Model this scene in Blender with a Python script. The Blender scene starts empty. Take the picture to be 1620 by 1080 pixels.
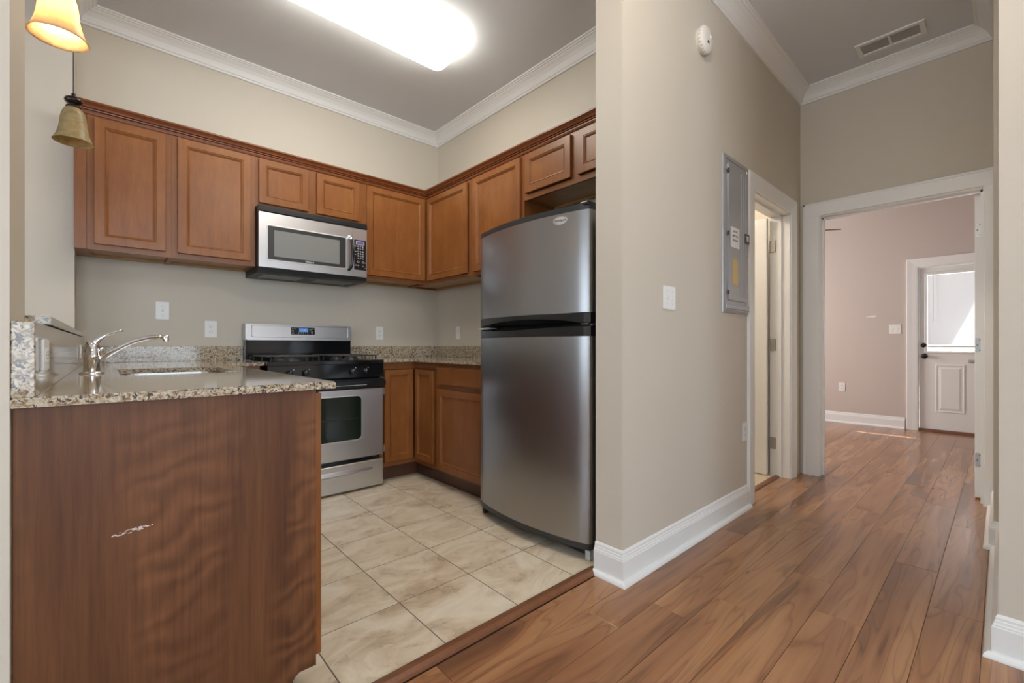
import bpy, bmesh, math, random
from mathutils import Vector, Matrix
random.seed(7)
PI = math.pi
SC = bpy.context.scene
C = SC.collection

# ---------------------------------------------------------------- camera, world, exposure
cam_d = bpy.data.cameras.new('camera'); cam = bpy.data.objects.new('camera', cam_d); C.objects.link(cam)
cam_d.sensor_width = 36; cam_d.lens = 704.5/1620*36
cam_d.shift_y = 7/1620
cam_d.clip_start = 0.02
YAW = math.atan(638/704.5)
cam.location = (0, 0, 1.02); cam.rotation_euler = (PI/2, 0, -YAW)
SC.camera = cam
SC.view_settings.view_transform = 'Standard'; SC.view_settings.look = 'None'
SC.view_settings.gamma = 1; SC.view_settings.use_curve_mapping = False
SC.view_settings.exposure = 0.80

w = bpy.data.worlds.new('sky'); SC.world = w; w.use_nodes = True
bg = w.node_tree.nodes['Background']; bg.inputs[0].default_value = (0.80, 0.90, 1.0, 1); bg.inputs[1].default_value = 0.95

def light(name, kind, loc, rot, energy, color, size=None, sizey=None, angle=None):
    d = bpy.data.lights.new(name, kind); d.energy = energy; d.color = color
    if kind == 'AREA':
        d.shape = 'RECTANGLE'; d.size = size; d.size_y = sizey
    if kind == 'SUN': d.angle = angle
    if kind == 'POINT' and size: d.shadow_soft_size = size
    o = bpy.data.objects.new(name, d); C.objects.link(o); o.location = loc; o.rotation_euler = rot
    return o
DAY = (0.72, 0.86, 1.0)
sun = light('sun', 'SUN', (12, -3, 8), (0, 0, 0), 14.0, (1, 0.96, 0.92), angle=0.006)
sun.rotation_euler = Vector((-0.64, 0.75, -0.965)).to_track_quat('-Z', 'Y').to_euler()
# daylight outside the windows of the living room behind the camera
light('daylight_south', 'AREA', (-0.4, -3.98, 1.55), (PI/2, 0, 0), 84, DAY, 3.6, 2.0)
light('daylight_west', 'AREA', (-3.78, 0.0, 1.55), (0, -PI/2, 0), 36, DAY, 2.0, 3.0)
light('daylight_bedroom', 'AREA', (5.75, 3.62, 1.5), (-PI/2, 0, 0), 75, (1.0, 0.93, 0.90), 2.0, 1.5)
#light('daylight_glazed_door', 'AREA', (7.62, 0.22, 1.45), (0, PI/2, 0), 26, (0.85, 0.91, 1.0), 0.9, 0.8)
light('bathroom_fill', 'POINT', (3.2, 2.2, 2.6), (0, 0, 0), 30, (1.0, 0.90, 0.78), 0.08)  # added lamp, out of view, that brightens the bathroom behind the open door
light('hall_bulb', 'POINT', (1.15, 0.35, 2.80), (0, 0, 0), 13, (1.0, 0.88, 0.74), 0.09)

# ---------------------------------------------------------------- materials
def mat(name, color=(.8, .8, .8), rough=.5, metal=0, emit=None, estr=0, trans=0, spec=None, aniso=0, coat=0):
    m = bpy.data.materials.new(name); m.use_nodes = True
    b = m.node_tree.nodes['Principled BSDF']
    b.inputs['Base Color'].default_value = (*color, 1); b.inputs['Roughness'].default_value = rough
    b.inputs['Metallic'].default_value = metal
    if emit: b.inputs['Emission Color'].default_value = (*emit, 1); b.inputs['Emission Strength'].default_value = estr
    if trans: b.inputs['Transmission Weight'].default_value = trans
    if spec is not None: b.inputs['Specular IOR Level'].default_value = spec
    if aniso: b.inputs['Anisotropic'].default_value = aniso
    if coat: b.inputs['Coat Weight'].default_value = coat; b.inputs['Coat Roughness'].default_value = .16
    return m
class NT:
    def __init__(s, m): s.t = m.node_tree; s.b = s.t.nodes['Principled BSDF']
    def n(s, typ, **kw):
        nd = s.t.nodes.new(typ)
        for k, v in kw.items():
            if k.startswith('i_'):
                key = k[2:]; key = int(key) if key.isdigit() else key.replace('_', ' ')
                inp = nd.inputs[key]
                if hasattr(v, 'is_output') or isinstance(v, bpy.types.NodeSocket): s.t.links.new(v, inp)
                else: inp.default_value = v
            else: setattr(nd, k, v)
        return nd
    def l(s, a, b): s.t.links.new(a, b)
    def coord(s, scale=(1, 1, 1), loc=(0, 0, 0), rot=(0, 0, 0), kind='Object', vec=None):
        if vec is None: vec = s.n('ShaderNodeTexCoord').outputs[kind]
        mp = s.n('ShaderNodeMapping'); s.l(vec, mp.inputs[0])
        mp.inputs['Scale'].default_value = scale; mp.inputs['Location'].default_value = loc; mp.inputs['Rotation'].default_value = rot
        return mp.outputs[0]
    def noise(s, vec, scale, detail=4, rough=.5, dist=0):
        nd = s.n('ShaderNodeTexNoise'); s.l(vec, nd.inputs['Vector'])
        nd.inputs['Scale'].default_value = scale; nd.inputs['Detail'].default_value = detail
        nd.inputs['Roughness'].default_value = rough; nd.inputs['Distortion'].default_value = dist
        return nd.outputs['Fac']
    def ramp(s, fac, stops, interp='LINEAR'):
        r = s.n('ShaderNodeValToRGB'); s.l(fac, r.inputs[0]); cr = r.color_ramp; cr.interpolation = interp
        while len(cr.elements) < len(stops): cr.elements.new(.5)
        for e, (p, c) in zip(cr.elements, stops):
            e.position = p; e.color = (*c, 1) if len(c) == 3 else c
        return r.outputs[0]
    def mix(s, fac, a, b, mode='MIX'):
        m = s.n('ShaderNodeMix', data_type='RGBA', blend_type=mode)
        if isinstance(fac, (int, float)): m.inputs[0].default_value = fac
        else: s.l(fac, m.inputs[0])
        for i, v in ((6, a), (7, b)):
            if isinstance(v, tuple): m.inputs[i].default_value = (*v, 1)
            else: s.l(v, m.inputs[i])
        return m.outputs[2]
    def math(s, op, a, b=0.0):
        m = s.n('ShaderNodeMath', operation=op)
        for i, v in ((0, a), (1, b)):
            if isinstance(v, (int, float)): m.inputs[i].default_value = v
            else: s.l(v, m.inputs[i])
        return m.outputs[0]
    def bump(s, h, strength=.2, dist=.01):
        b = s.n('ShaderNodeBump'); s.l(h, b.inputs['Height']); b.inputs['Strength'].default_value = strength; b.inputs['Distance'].default_value = dist
        s.l(b.outputs[0], s.b.inputs['Normal'])
    def col(s, c): s.l(c, s.b.inputs['Base Color'])

def paint(name, color, bump=.12, rough=.55):
    m = mat(name, color, rough); t = NT(m); v = t.coord()
    n = t.noise(v, 140, 3, .6); t.bump(n, bump, .002)
    n2 = t.noise(v, 1.3, 3)
    t.col(t.mix(n2, tuple(c*.965 for c in color), tuple(min(1, c*1.03) for c in color)))
    return m
M = {}
M['wall'] = paint('wall_paint', (.60, .545, .455))
M['wall_bed'] = paint('bedroom_wall_paint', (.56, .49, .445))
M['ceil'] = paint('ceiling_paint', (.70, .725, .755), .3, .8)
M['trim'] = mat('trim_white', (.80, .80, .78), .35)
M['door'] = mat('door_white', (.80, .79, .76), .4)
M['ext'] = mat('stucco_white', (.8, .8, .78), .8)
M['ground'] = mat('concrete', (.5, .48, .45), .9)

def cabinet_wood(name, a, b, c):
    m = mat(name, a, .32); t = NT(m); v = t.coord()
    vs = t.coord((9, 9, 1.1))
    blotch = t.noise(v, 3.2, 3, .55, .6); fine = t.noise(vs, 9, 6, .6); mid = t.noise(vs, 1.2, 4, .5, 1.2)
    base = t.ramp(t.math('ADD', t.math('MULTIPLY', blotch, .6), t.math('MULTIPLY', mid, .4)), [(.32, a), (.5, b), (.68, c)])
    g = t.ramp(fine, [(.3, (.80, .78, .76)), (.65, (1, 1, 1))])
    t.col(t.mix(.8, base, g, 'MULTIPLY')); t.bump(fine, .05, .002)
    return m
M['cab'] = cabinet_wood('maple_cabinet', (.215, .070, .016), (.262, .092, .022), (.315, .122, .033))
M['frame'] = cabinet_wood('maple_face_frame', (.200, .065, .016), (.238, .083, .021), (.275, .103, .029))
M['crownwood'] = cabinet_wood('maple_crown', (.16, .045, .012), (.20, .058, .016), (.24, .074, .022))
M['under'] = cabinet_wood('plain_plywood', (.36, .20, .075), (.43, .25, .10), (.50, .30, .13))
M['toe'] = cabinet_wood('toe_kick_wood', (.07, .03, .015), (.09, .038, .02), (.11, .048, .026))
M['thresh'] = cabinet_wood('threshold_wood', (.17, .065, .028), (.20, .078, .034), (.23, .092, .04))

def panel_wood():                       # the large end panel of the peninsula, with its figured grain and scuffs
    m = mat('peninsula_veneer', (.2, .08, .04), .45, spec=.3); t = NT(m)
    vs = t.coord((7, 7, .55)); v = t.coord()
    big = t.noise(vs, 1.0, 5, .55, .9); fine = t.noise(t.coord((60, 60, 2.2)), 2.2, 5, .6)
    wv = t.n('ShaderNodeTexWave', wave_type='BANDS', bands_direction='Z'); t.l(t.coord((1, 1, 1), rot=(0, .35, 0)), wv.inputs[0])
    wv.inputs['Scale'].default_value = 5.0; wv.inputs['Distortion'].default_value = 9; wv.inputs['Detail'].default_value = 2; wv.inputs['Detail Scale'].default_value = 1.6
    msk = t.ramp(t.noise(t.coord((5, 5, .7), (3.1, 0, 1.2)), 1.0, 2), [(.50, (0, 0, 0)), (.66, (1, 1, 1))])
    base = t.ramp(big, [(.30, (.080, .032, .013)), (.45, (.118, .046, .018)), (.58, (.145, .059, .023)), (.72, (.19, .083, .032))])
    base = t.mix(t.math('MULTIPLY', t.math('MULTIPLY', wv.outputs['Fac'], msk), .35), base, (.30, .13, .055))
    base = t.mix(.75, base, t.ramp(fine, [(.3, (.66, .62, .6)), (.62, (1.05, 1.02, 1))]), 'MULTIPLY')
    sep = t.n('ShaderNodeSeparateXYZ'); t.l(t.n('ShaderNodeTexCoord').outputs['Object'], sep.inputs[0])
    x, z = sep.outputs[0], sep.outputs[2]
    for cx, cz, rx, rz, k in ((-.110, .607, .036, .0045, .50), (-.266, .235, .003, .007, .42), (-.276, .165, .004, .008, .42)):
        xx = t.math('DIVIDE', t.math('SUBTRACT', x, cx), rx)
        zz = t.math('DIVIDE', t.math('SUBTRACT', t.math('SUBTRACT', z, cz), t.math('MULTIPLY', t.math('SUBTRACT', x, cx), .12)), rz)
        r2 = t.math('ADD', t.math('MULTIPLY', xx, xx), t.math('MULTIPLY', zz, zz))
        inside = t.math('LESS_THAN', r2, 1.0)
        sp = t.math('GREATER_THAN', t.noise(t.coord((90, 90, 220)), 1.3, 3), k)
        base = t.mix(t.math('MULTIPLY', inside, sp), base, (.62, .52, .47))
    t.col(base); t.bump(fine, .08, .002)
    return m
M['panel'] = panel_wood()

def granite():
    m = mat('granite', (.5, .4, .28), .07); t = NT(m); v = t.coord()
    n1 = t.noise(v, 110, 5, .62, .4); n2 = t.noise(t.coord(loc=(4, 2, 7)), 150, 4, .6); n3 = t.noise(t.coord(loc=(1, 8, 3)), 7, 3, .5)
    base = t.ramp(n1, [(.34, (.26, .17, .09)), (.43, (.47, .36, .22)), (.53, (.60, .53, .42)), (.64, (.70, .68, .64))])
    base = t.mix(t.ramp(n2, [(.60, (0, 0, 0)), (.64, (1, 1, 1))]), base, (.72, .68, .62))
    vo = t.n('ShaderNodeTexVoronoi', feature='F1'); t.l(t.mix(.02, v, t.n('ShaderNodeTexNoise', i_Scale=60.0).outputs['Color']), vo.inputs['Vector']); vo.inputs['Scale'].default_value = 130
    dk = t.ramp(t.noise(t.coord(loc=(9, 9, 1)), 95, 4, .65, 1.0), [(.54, (0, 0, 0)), (.57, (1, 1, 1))])
    base = t.mix(dk, base, (.028, .026, .032))
    br = t.ramp(t.noise(t.coord(loc=(2, 5, 9)), 85, 4, .6, .8), [(.54, (0, 0, 0)), (.60, (1, 1, 1))])
    base = t.mix(t.math('MULTIPLY', br, .7), base, (.17, .085, .04))
    base = t.mix(t.math('MULTIPLY', n3, .16), base, (.74, .62, .44))
    base = t.mix(1.0, base, (.84, .82, .78), 'MULTIPLY')
    t.col(base)
    return m
M['granite'] = granite()

def plank_mat():
    m = mat('acacia_laminate', (.4, .2, .1), .26, coat=.3); t = NT(m)
    uv = t.n('ShaderNodeUVMap', uv_map='plank').outputs[0]
    at = t.n('ShaderNodeAttribute', attribute_name='rnd'); rnd = at.outputs['Fac']
    comb = t.n('ShaderNodeCombineXYZ'); t.l(t.math('MULTIPLY', rnd, 37.0), comb.inputs[2])
    add = t.n('ShaderNodeVectorMath', operation='ADD'); t.l(uv, add.inputs[0]); t.l(comb.outputs[0], add.inputs[1]); v = add.outputs[0]
    vs = t.coord((.62, 6.0, 1), vec=v)
    warp = t.noise(vs, 1.1, 2, .5, 1.0)
    rings = t.math('FRACT', t.math('MULTIPLY', warp, 8.0))
    ringl = t.ramp(rings, [(.0, (.50, .46, .45)), (.06, (.72, .70, .7)), (.18, (.96, .96, .96)), (.6, (1, 1, 1)), (.90, (.90, .90, .90)), (1, (.52, .48, .47))])
    tone = t.ramp(warp, [(.28, (.15, .072, .036)), (.38, (.275, .122, .053)), (.50, (.38, .178, .078)), (.62, (.465, .24, .11)), (.75, (.36, .175, .084))])
    streak = t.noise(t.coord((1.3, 26, 1), vec=v), 1.6, 4, .6, .4)
    stc = t.ramp(streak, [(.30, (.60, .55, .53)), (.42, (.92, .91, .90)), (.7, (1.08, 1.06, 1.02))])
    c = t.mix(.65, tone, ringl, 'MULTIPLY'); c = t.mix(.85, c, stc, 'MULTIPLY')
    kn = t.n('ShaderNodeTexVoronoi', feature='F1'); t.l(t.coord((1.1, 4.2, 1), vec=v), kn.inputs['Vector']); kn.inputs['Scale'].default_value = 1.5
    c = t.mix(t.ramp(kn.outputs['Distance'], [(.01, (1, 1, 1)), (.05, (0, 0, 0))]), c, (.11, .05, .03))
    c = t.mix(t.math('MULTIPLY', rnd, .30), c, (.26, .105, .05))
    t.col(c)
    fine = t.noise(t.coord((3, 70, 1), vec=v), 3, 3)
    return m
M['plank'] = plank_mat()
M['gap'] = mat('plank_gap', (.05, .025, .015), .6)
def tile_mat():
    m = mat('travertine_tile', (.6, .5, .4), .3); t = NT(m)
    uv = t.n('ShaderNodeUVMap', uv_map='plank').outputs[0]
    rnd = t.n('ShaderNodeAttribute', attribute_name='rnd').outputs['Fac']
    comb = t.n('ShaderNodeCombineXYZ'); t.l(t.math('MULTIPLY', rnd, 41.0), comb.inputs[2])
    add = t.n('ShaderNodeVectorMath', operation='ADD'); t.l(uv, add.inputs[0]); t.l(comb.outputs[0], add.inputs[1]); v = add.outputs[0]
    a = t.noise(t.coord((1, 1.6, 1), vec=v), 4.2, 6, .62, .9); b = t.noise(v, 16, 5, .65, .6)
    c = t.ramp(a, [(.30, (.47, .36, .235)), (.42, (.62, .50, .36)), (.55, (.72, .615, .465)), (.72, (.80, .73, .61))])
    sp = t.math('MULTIPLY', t.ramp(b, [(.55, (0, 0, 0)), (.66, (1, 1, 1))]), t.ramp(a, [(.40, (1, 1, 1)), (.56, (0, 0, 0))]))
    c = t.mix(t.math('MULTIPLY', sp, .55), c, (.25, .18, .115))
    t.col(c); return m
M['tile'] = tile_mat()
M['grout'] = mat('grout', (.13, .105, .085), .9)
M['bathtile'] = mat('bath_tile', (.62, .52, .38), .35)

def steel(name, col=(.56, .56, .56), rough=.27, sc=(400, 400, 3)):
    m = mat(name, col, rough, 1.0, aniso=.5); t = NT(m)
    n = t.noise(t.coord(sc), 1.0, 2)
    t.bump(n, .025, .001); return m
M['steel'] = steel('brushed_stainless', (.60, .595, .59), .30)
M['steelh'] = steel('brushed_stainless_range', (.63, .63, .64), .30, (3, 3, 400))
M['fridge'] = steel('brushed_stainless_fridge', (.37, .37, .373), .33)
M['chrome'] = mat('chrome', (.85, .85, .86), .06, 1)
M['nickel'] = mat('satin_nickel', (.42, .41, .39), .4, 1)
M['black'] = mat('black_plastic', (.012, .012, .013), .25)
M['blackm'] = mat('black_textured', (.010, .010, .011), .45)
M['enamel'] = mat('black_enamel', (.008, .008, .009), .10)
M['iron'] = mat('cast_iron', (.03, .03, .032), .45)
M['glassblk'] = mat('oven_glass', (.006, .014, .008), .04, coat=.5)  # green tint puts a reflection into the colour of the dark glass
M['darkgrey'] = mat('dark_grey_trim', (.03, .03, .03), .35)
M['mwglass'] = mat('microwave_screen', (.23, .23, .22), .12)
M['lcd'] = mat('range_display', (.02, .06, .16), .2, emit=(.10, .25, .6), estr=.5)
M['lcdp'] = mat('microwave_display', (.05, .04, .10), .2, emit=(.16, .12, .34), estr=.35)
M['grey'] = mat('printed_grey', (.55, .55, .55), .5)
M['silver'] = mat('silver_badge', (.72, .72, .72), .3, .6)
M['plastic'] = mat('white_plastic', (.82, .82, .80), .35)
M['ivory'] = mat('ivory_plastic', (.74, .70, .62), .4)
M['slot'] = mat('dark_slot', (.04, .04, .04), .6)
M['panelgrey'] = mat('electrical_grey', (.38, .38, .39), .28, .35)
M['paper'] = mat('paper_white', (.8, .78, .76), .7)
M['manila'] = mat('paper_yellow', (.68, .50, .20), .7)
M['bronze'] = mat('oil_rubbed_bronze', (.035, .022, .018), .2, .6)
M['knobdark'] = mat('dark_knob', (.05, .045, .045), .25, .8)
M['wire'] = mat('black_cord', (.03, .02, .02), .5)
M['diff'] = mat('light_diffuser', (.9, .9, .85), .5, emit=(1, .965, .86), estr=7.6)
M['bulb'] = mat('bulb', (1, 1, 1), .5, emit=(1, .74, .44), estr=55)
M['fan'] = mat('fan_blade', (.12, .05, .03), .4)
M['sink'] = mat('sink_steel', (.62, .62, .62), .25, 1)
def alabaster(name, col):
    m = bpy.data.materials.new(name); m.use_nodes = True; t = NT(m)
    b = t.b; b.inputs['Roughness'].default_value = .35
    n = t.noise(t.coord(), 22, 5, .6, 1.2)
    c = t.ramp(n, [(.35, tuple(x*.72 for x in col)), (.6, col)])
    t.col(c)
    tr = t.n('ShaderNodeBsdfTranslucent'); t.l(c, tr.inputs[0])
    mx = t.n('ShaderNodeMixShader'); mx.inputs[0].default_value = .55
    t.l(b.outputs[0], mx.inputs[1]); t.l(tr.outputs[0], mx.inputs[2])
    t.l(mx.outputs[0], t.t.nodes['Material Output'].inputs[0])
    return m
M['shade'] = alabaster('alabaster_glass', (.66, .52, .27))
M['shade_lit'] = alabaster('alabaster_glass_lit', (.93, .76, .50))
def slat_mat():
    m = bpy.data.materials.new('blind_slat'); m.use_nodes = True; t = NT(m)
    t.b.inputs['Base Color'].default_value = (.85, .86, .88, 1)
    tr = t.n('ShaderNodeBsdfTranslucent'); tr.inputs[0].default_value = (.85, .87, .9, 1)
    mx = t.n('ShaderNodeMixShader'); mx.inputs[0].default_value = .27
    t.l(t.b.outputs[0], mx.inputs[1]); t.l(tr.outputs[0], mx.inputs[2]); t.l(mx.outputs[0], t.t.nodes['Material Output'].inputs[0])
    return m
M['slat'] = slat_mat()
def glass_mat():
    m = bpy.data.materials.new('window_glass'); m.use_nodes = True; t = NT(m)
    tp = t.n('ShaderNodeBsdfTransparent'); gl = t.n('ShaderNodeBsdfGlossy'); gl.inputs['Roughness'].default_value = .02
    mx = t.n('ShaderNodeMixShader'); mx.inputs[0].default_value = .06
    t.l(tp.outputs[0], mx.inputs[1]); t.l(gl.outputs[0], mx.inputs[2]); t.l(mx.outputs[0], t.t.nodes['Material Output'].inputs[0])
    return m
M['glass'] = glass_mat()

# ---------------------------------------------------------------- mesh helpers
class MB:
    def __init__(s, T=None): s.v = []; s.f = []; s.sm = []; s.T = T or Matrix()
    def add(s, vs, fs, smooth=False):
        n = len(s.v); s.v += [s.T @ Vector(p) for p in vs]
        s.f += [tuple(i+n for i in f) for f in fs]; s.sm += [smooth]*len(fs); return s
    def box(s, x0, x1, y0, y1, z0, z1, b=0):
        x0, x1 = sorted((x0, x1)); y0, y1 = sorted((y0, y1)); z0, z1 = sorted((z0, z1))
        if b <= 0:
            vs = [(x, y, z) for x in (x0, x1) for y in (y0, y1) for z in (z0, z1)]
            return s.add(vs, [(0, 1, 3, 2), (4, 6, 7, 5), (0, 4, 5, 1), (2, 3, 7, 6), (0, 2, 6, 4), (1, 5, 7, 3)])
        b = min(b, .49*min(x1-x0, y1-y0, z1-z0))
        bm = bmesh.new(); bmesh.ops.create_cube(bm, size=1, matrix=Matrix.Translation(((x0+x1)/2, (y0+y1)/2, (z0+z1)/2)) @ Matrix.Diagonal((x1-x0, y1-y0, z1-z0, 1)))
        bmesh.ops.bevel(bm, geom=bm.edges[:], offset=b, segments=2, affect='EDGES', profile=.5)
        return s.bm(bm)
    def bm(s, bm, smooth=False):
        bm.verts.ensure_lookup_table(); bm.verts.index_update()
        s.add([v.co.copy() for v in bm.verts], [tuple(v.index for v in f.verts) for f in bm.faces], smooth); bm.free(); return s
    def prism(s, poly, z0, z1, mapf=None, b=0):          # polygon in ab, extruded along h
        mapf = mapf or (lambda a, b_, h: (a, b_, h))
        bm = bmesh.new(); lo = [bm.verts.new((a, b_, z0)) for a, b_ in poly]; hi = [bm.verts.new((a, b_, z1)) for a, b_ in poly]
        n = len(poly); bm.faces.new(lo[::-1]); bm.faces.new(hi)
        for i in range(n): bm.faces.new((lo[i], lo[(i+1) % n], hi[(i+1) % n], hi[i]))
        bmesh.ops.recalc_face_normals(bm, faces=bm.faces)
        if b: bmesh.ops.bevel(bm, geom=[e for e in bm.edges if abs(e.verts[0].co.z-e.verts[1].co.z) < 1e-6], offset=b, segments=2, affect='EDGES')
        for v in bm.verts: v.co = Vector(mapf(*v.co))
        bmesh.ops.recalc_face_normals(bm, faces=bm.faces)
        return s.bm(bm)
    def lathe(s, prof, c=(0, 0, 0), axis='z', n=32, cap=True, smooth=True):
        vs = []; fs = []
        for r, h in prof:
            for k in range(n):
                a = 2*PI*k/n; p = (r*math.cos(a), r*math.sin(a), h)
                if axis == 'y': p = (p[0], p[2], p[1])
                if axis == 'x': p = (p[2], p[0], p[1])
                vs.append((p[0]+c[0], p[1]+c[1], p[2]+c[2]))
        for i in range(len(prof)-1):
            for k in range(n): fs.append((i*n+k, i*n+(k+1) % n, (i+1)*n+(k+1) % n, (i+1)*n+k))
        s.add(vs, fs, smooth)
        if cap:
            for i in (0, len(prof)-1):
                if prof[i][0] > 1e-5: s.add(vs[i*n:(i+1)*n], [tuple(range(n))])
        return s
    def tube(s, pts, r, n=12, smooth=True):
        pts = [Vector(p) for p in pts]; rs = r if isinstance(r, (list, tuple)) else [r]*len(pts)
        up = None; vs = []; fs = []
        for i, p in enumerate(pts):
            d = (pts[min(i+1, len(pts)-1)]-pts[max(i-1, 0)]).normalized()
            if up is None: up = Vector((0, 0, 1)) if abs(d.z) < .9 else Vector((1, 0, 0))
            a = d.cross(up).normalized(); up = a.cross(d).normalized()
            for k in range(n):
                t = 2*PI*k/n; vs.append(p+a*(rs[i]*math.cos(t))+up*(rs[i]*math.sin(t)))
        for i in range(len(pts)-1):
            for k in range(n): fs.append((i*n+k, i*n+(k+1) % n, (i+1)*n+(k+1) % n, (i+1)*n+k))
        s.add(vs, fs, smooth); s.add(vs[:n], [tuple(range(n))]); s.add(vs[-n:], [tuple(range(n))]); return s
    def sweep(s, path, prof, mapf=None, closed=False):    # profile (offset to the left of travel, height) swept along a path with mitred corners
        mapf = mapf or (lambda a, b, h: (a, b, h))
        P = [Vector(p) for p in path]; n = len(P); rows = []
        for i in range(n):
            def nrm(a, b): d = (b-a).normalized(); return Vector((-d.y, d.x))
            n0 = nrm(P[i-1], P[i]) if (i > 0 or closed) else None
            n1 = nrm(P[i], P[(i+1) % n]) if (i < n-1 or closed) else None
            if n0 is None: m = n1
            elif n1 is None: m = n0
            else: m = (n0+n1)/(1+n0.dot(n1))
            rows.append([mapf(P[i].x+m.x*o, P[i].y+m.y*o, h) for o, h in prof])
        k = len(prof); vs = [p for r in rows for p in r]; fs = []
        for i in range(n if closed else n-1):
            j = (i+1) % n
            for q in range(k-1): fs.append((i*k+q, j*k+q, j*k+q+1, i*k+q+1))
        s.add(vs, fs)
        if not closed: s.add(rows[0], [tuple(range(k))]); s.add(rows[-1], [tuple(range(k))])
        return s
    def rings(s, x0, x1, z0, z1, rg, back=None):          # concentric rectangles (inset, y) facing -y, closed by a centre face
        vs = []; fs = []
        for ins, y in rg:
            vs += [(x0+ins, y, z0+ins), (x1-ins, y, z0+ins), (x1-ins, y, z1-ins), (x0+ins, y, z1-ins)]
        m = len(rg)
        for i in range(m-1):
            for k in range(4): fs.append((i*4+k, i*4+(k+1) % 4, (i+1)*4+(k+1) % 4, (i+1)*4+k))
        fs.append(tuple((m-1)*4+k for k in range(4))); fs.append((3, 2, 1, 0))
        return s.add(vs, fs)
def rrect(x0, x1, z0, z1, r, n=6):
    out = []
    for cx, cz, a0 in ((x1-r, z0+r, -PI/2), (x1-r, z1-r, 0), (x0+r, z1-r, PI/2), (x0+r, z0+r, PI)):
        for k in range(n+1):
            a = a0+PI/2*k/n; out.append((cx+r*math.cos(a), cz+r*math.sin(a)))
    return out
XZ = lambda a, b, h: (a, h, b)        # polygons in the xz plane, thickness along y
YZ = lambda a, b, h: (h, a, b)

def obj(name, mb, m, parent=None, kind=None, off=None):
    me = bpy.data.meshes.new(name)
    o = off or (parent['_base'] if parent is not None and '_base' in parent else (0, 0, 0)); o = Vector(o)
    me.from_pydata([v-o for v in mb.v], [], mb.f)
    bm = bmesh.new(); bm.from_mesh(me)
    bmesh.ops.recalc_face_normals(bm, faces=bm.faces)
    for f, sm in zip(bm.faces, mb.sm): f.smooth = sm
    bm.to_mesh(me); bm.free()
    me.materials.append(M[m] if isinstance(m, str) else m)
    ob = bpy.data.objects.new(name, me); C.objects.link(ob)
    if parent is not None:
        ob.parent = parent
        if '_base' in parent: ob['_base'] = parent['_base']
    else: ob.location = o
    if kind: ob['kind'] = kind
    return ob
def struct(name, mb, m, off=None): return obj(name, mb, m, None, 'structure', off)
def thing(name, label, cat, loc, group=None):
    e = bpy.data.objects.new(name, None); C.objects.link(e); e.location = loc; e.empty_display_size = .05
    e['label'] = label; e['category'] = cat; e['_base'] = tuple(loc)
    if group: e['group'] = group
    return e
def tag(o, label, cat, group=None):
    o['label'] = label; o['category'] = cat
    if group: o['group'] = group
    return o
def text(name, body, m, parent, loc, rot, size, extrude=.0004, xs=1.0, bold=0):
    cu = bpy.data.curves.new('t', 'FONT'); cu.body = body; cu.size = size; cu.extrude = extrude; cu.align_x = 'CENTER'; cu.align_y = 'CENTER'; cu.offset = bold
    t = bpy.data.objects.new('t', cu); C.objects.link(t)
    dg = bpy.context.evaluated_depsgraph_get(); me = bpy.data.meshes.new_from_object(t.evaluated_get(dg))
    bpy.data.objects.remove(t)
    from mathutils import Euler
    T = Matrix.Translation(loc) @ Euler(rot).to_matrix().to_4x4() @ Matrix.Diagonal((xs, 1, 1, 1))
    mb = MB(T); mb.add([v.co.copy() for v in me.vertices], [tuple(p.vertices) for p in me.polygons])
    return obj(name, mb, m, parent)
FACE_S = (PI/2, 0, 0)                  # text facing -Y
FACE_W = (PI/2, 0, -PI/2)              # text facing -X
def TW(x, y):                          # local frame whose front (-y) faces -X: x runs towards -Y
    return Matrix.Translation((x, y, 0)) @ Matrix.Rotation(-PI/2, 4, 'Z')

H = 3.05
# ---------------------------------------------------------------- room shell
def wallbox(name, boxes, m='wall'):
    mb = MB()
    for b in boxes: mb.box(*b)
    return struct(name, mb, m)
wallbox('wall_back', [(-.142, 2.48, 3.71, 3.83, 0, H)])
wallbox('wall_right', [(2.38, 2.48, 1.24, 3.71, 0, H)])
wallbox('wall_left', [(-.262, -.142, 1.29, 1.50, 0, H), (-.262, -.142, 3.50, 3.83, 0, H),
                      (-.262, -.142, 1.50, 3.50, 0, 1.07), (-.262, -.142, 1.50, 3.50, 2.78, H)])
D1 = (3.13, 3.87)                      # first hall doorway
DZ = 2.03
wallbox('wall_hall_left', [(1.635, D1[0]-.012, 1.10, 1.24, 0, H), (D1[1]+.012, 4.27, 1.10, 1.24, 0, H), (D1[0]-.012, D1[1]+.012, 1.10, 1.24, DZ+.012, H)])
E1 = (.089, .965)                      # doorway at the end of the hall
wallbox('wall_hall_end', [(4.13, 4.27, -.11, E1[0]-.012, 0, H), (4.13, 4.27, E1[1]+.012, 1.10, 0, H), (4.268, 4.27, 1.10, 1.24, 0, .001), (4.13, 4.27, E1[0]-.012, E1[1]+.012, DZ+.012, H)])
wallbox('wall_hall_right', [(2.165, 3.30, -.11, .011, 0, H), (3.30, 4.13, -.11, .035, 0, H)])
wallbox('wall_living_right', [(2.165, 2.285, -3.92, -.11, 0, H)])
wx0, wx1, wz0, wz1 = -2.2, 1.4, .55, 2.55
wallbox('wall_living_front', [(-3.72, wx0, -3.92, -3.80, 0, H), (wx1, 2.165, -3.92, -3.80, 0, H), (wx0, wx1, -3.92, -3.80, 0, wz0), (wx0, wx1, -3.92, -3.80, wz1, H)])
wallbox('wall_living_left', [(-3.72, -3.60, -3.80, -1.5, 0, H), (-3.72, -3.60, 1.5, 3.83, 0, H), (-3.72, -3.60, -1.5, 1.5, 0, wz0), (-3.72, -3.60, -1.5, 1.5, wz1, H)])
wallbox('wall_dining_back', [(-3.60, -.262, 3.50, 3.83, 0, H)])
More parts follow.
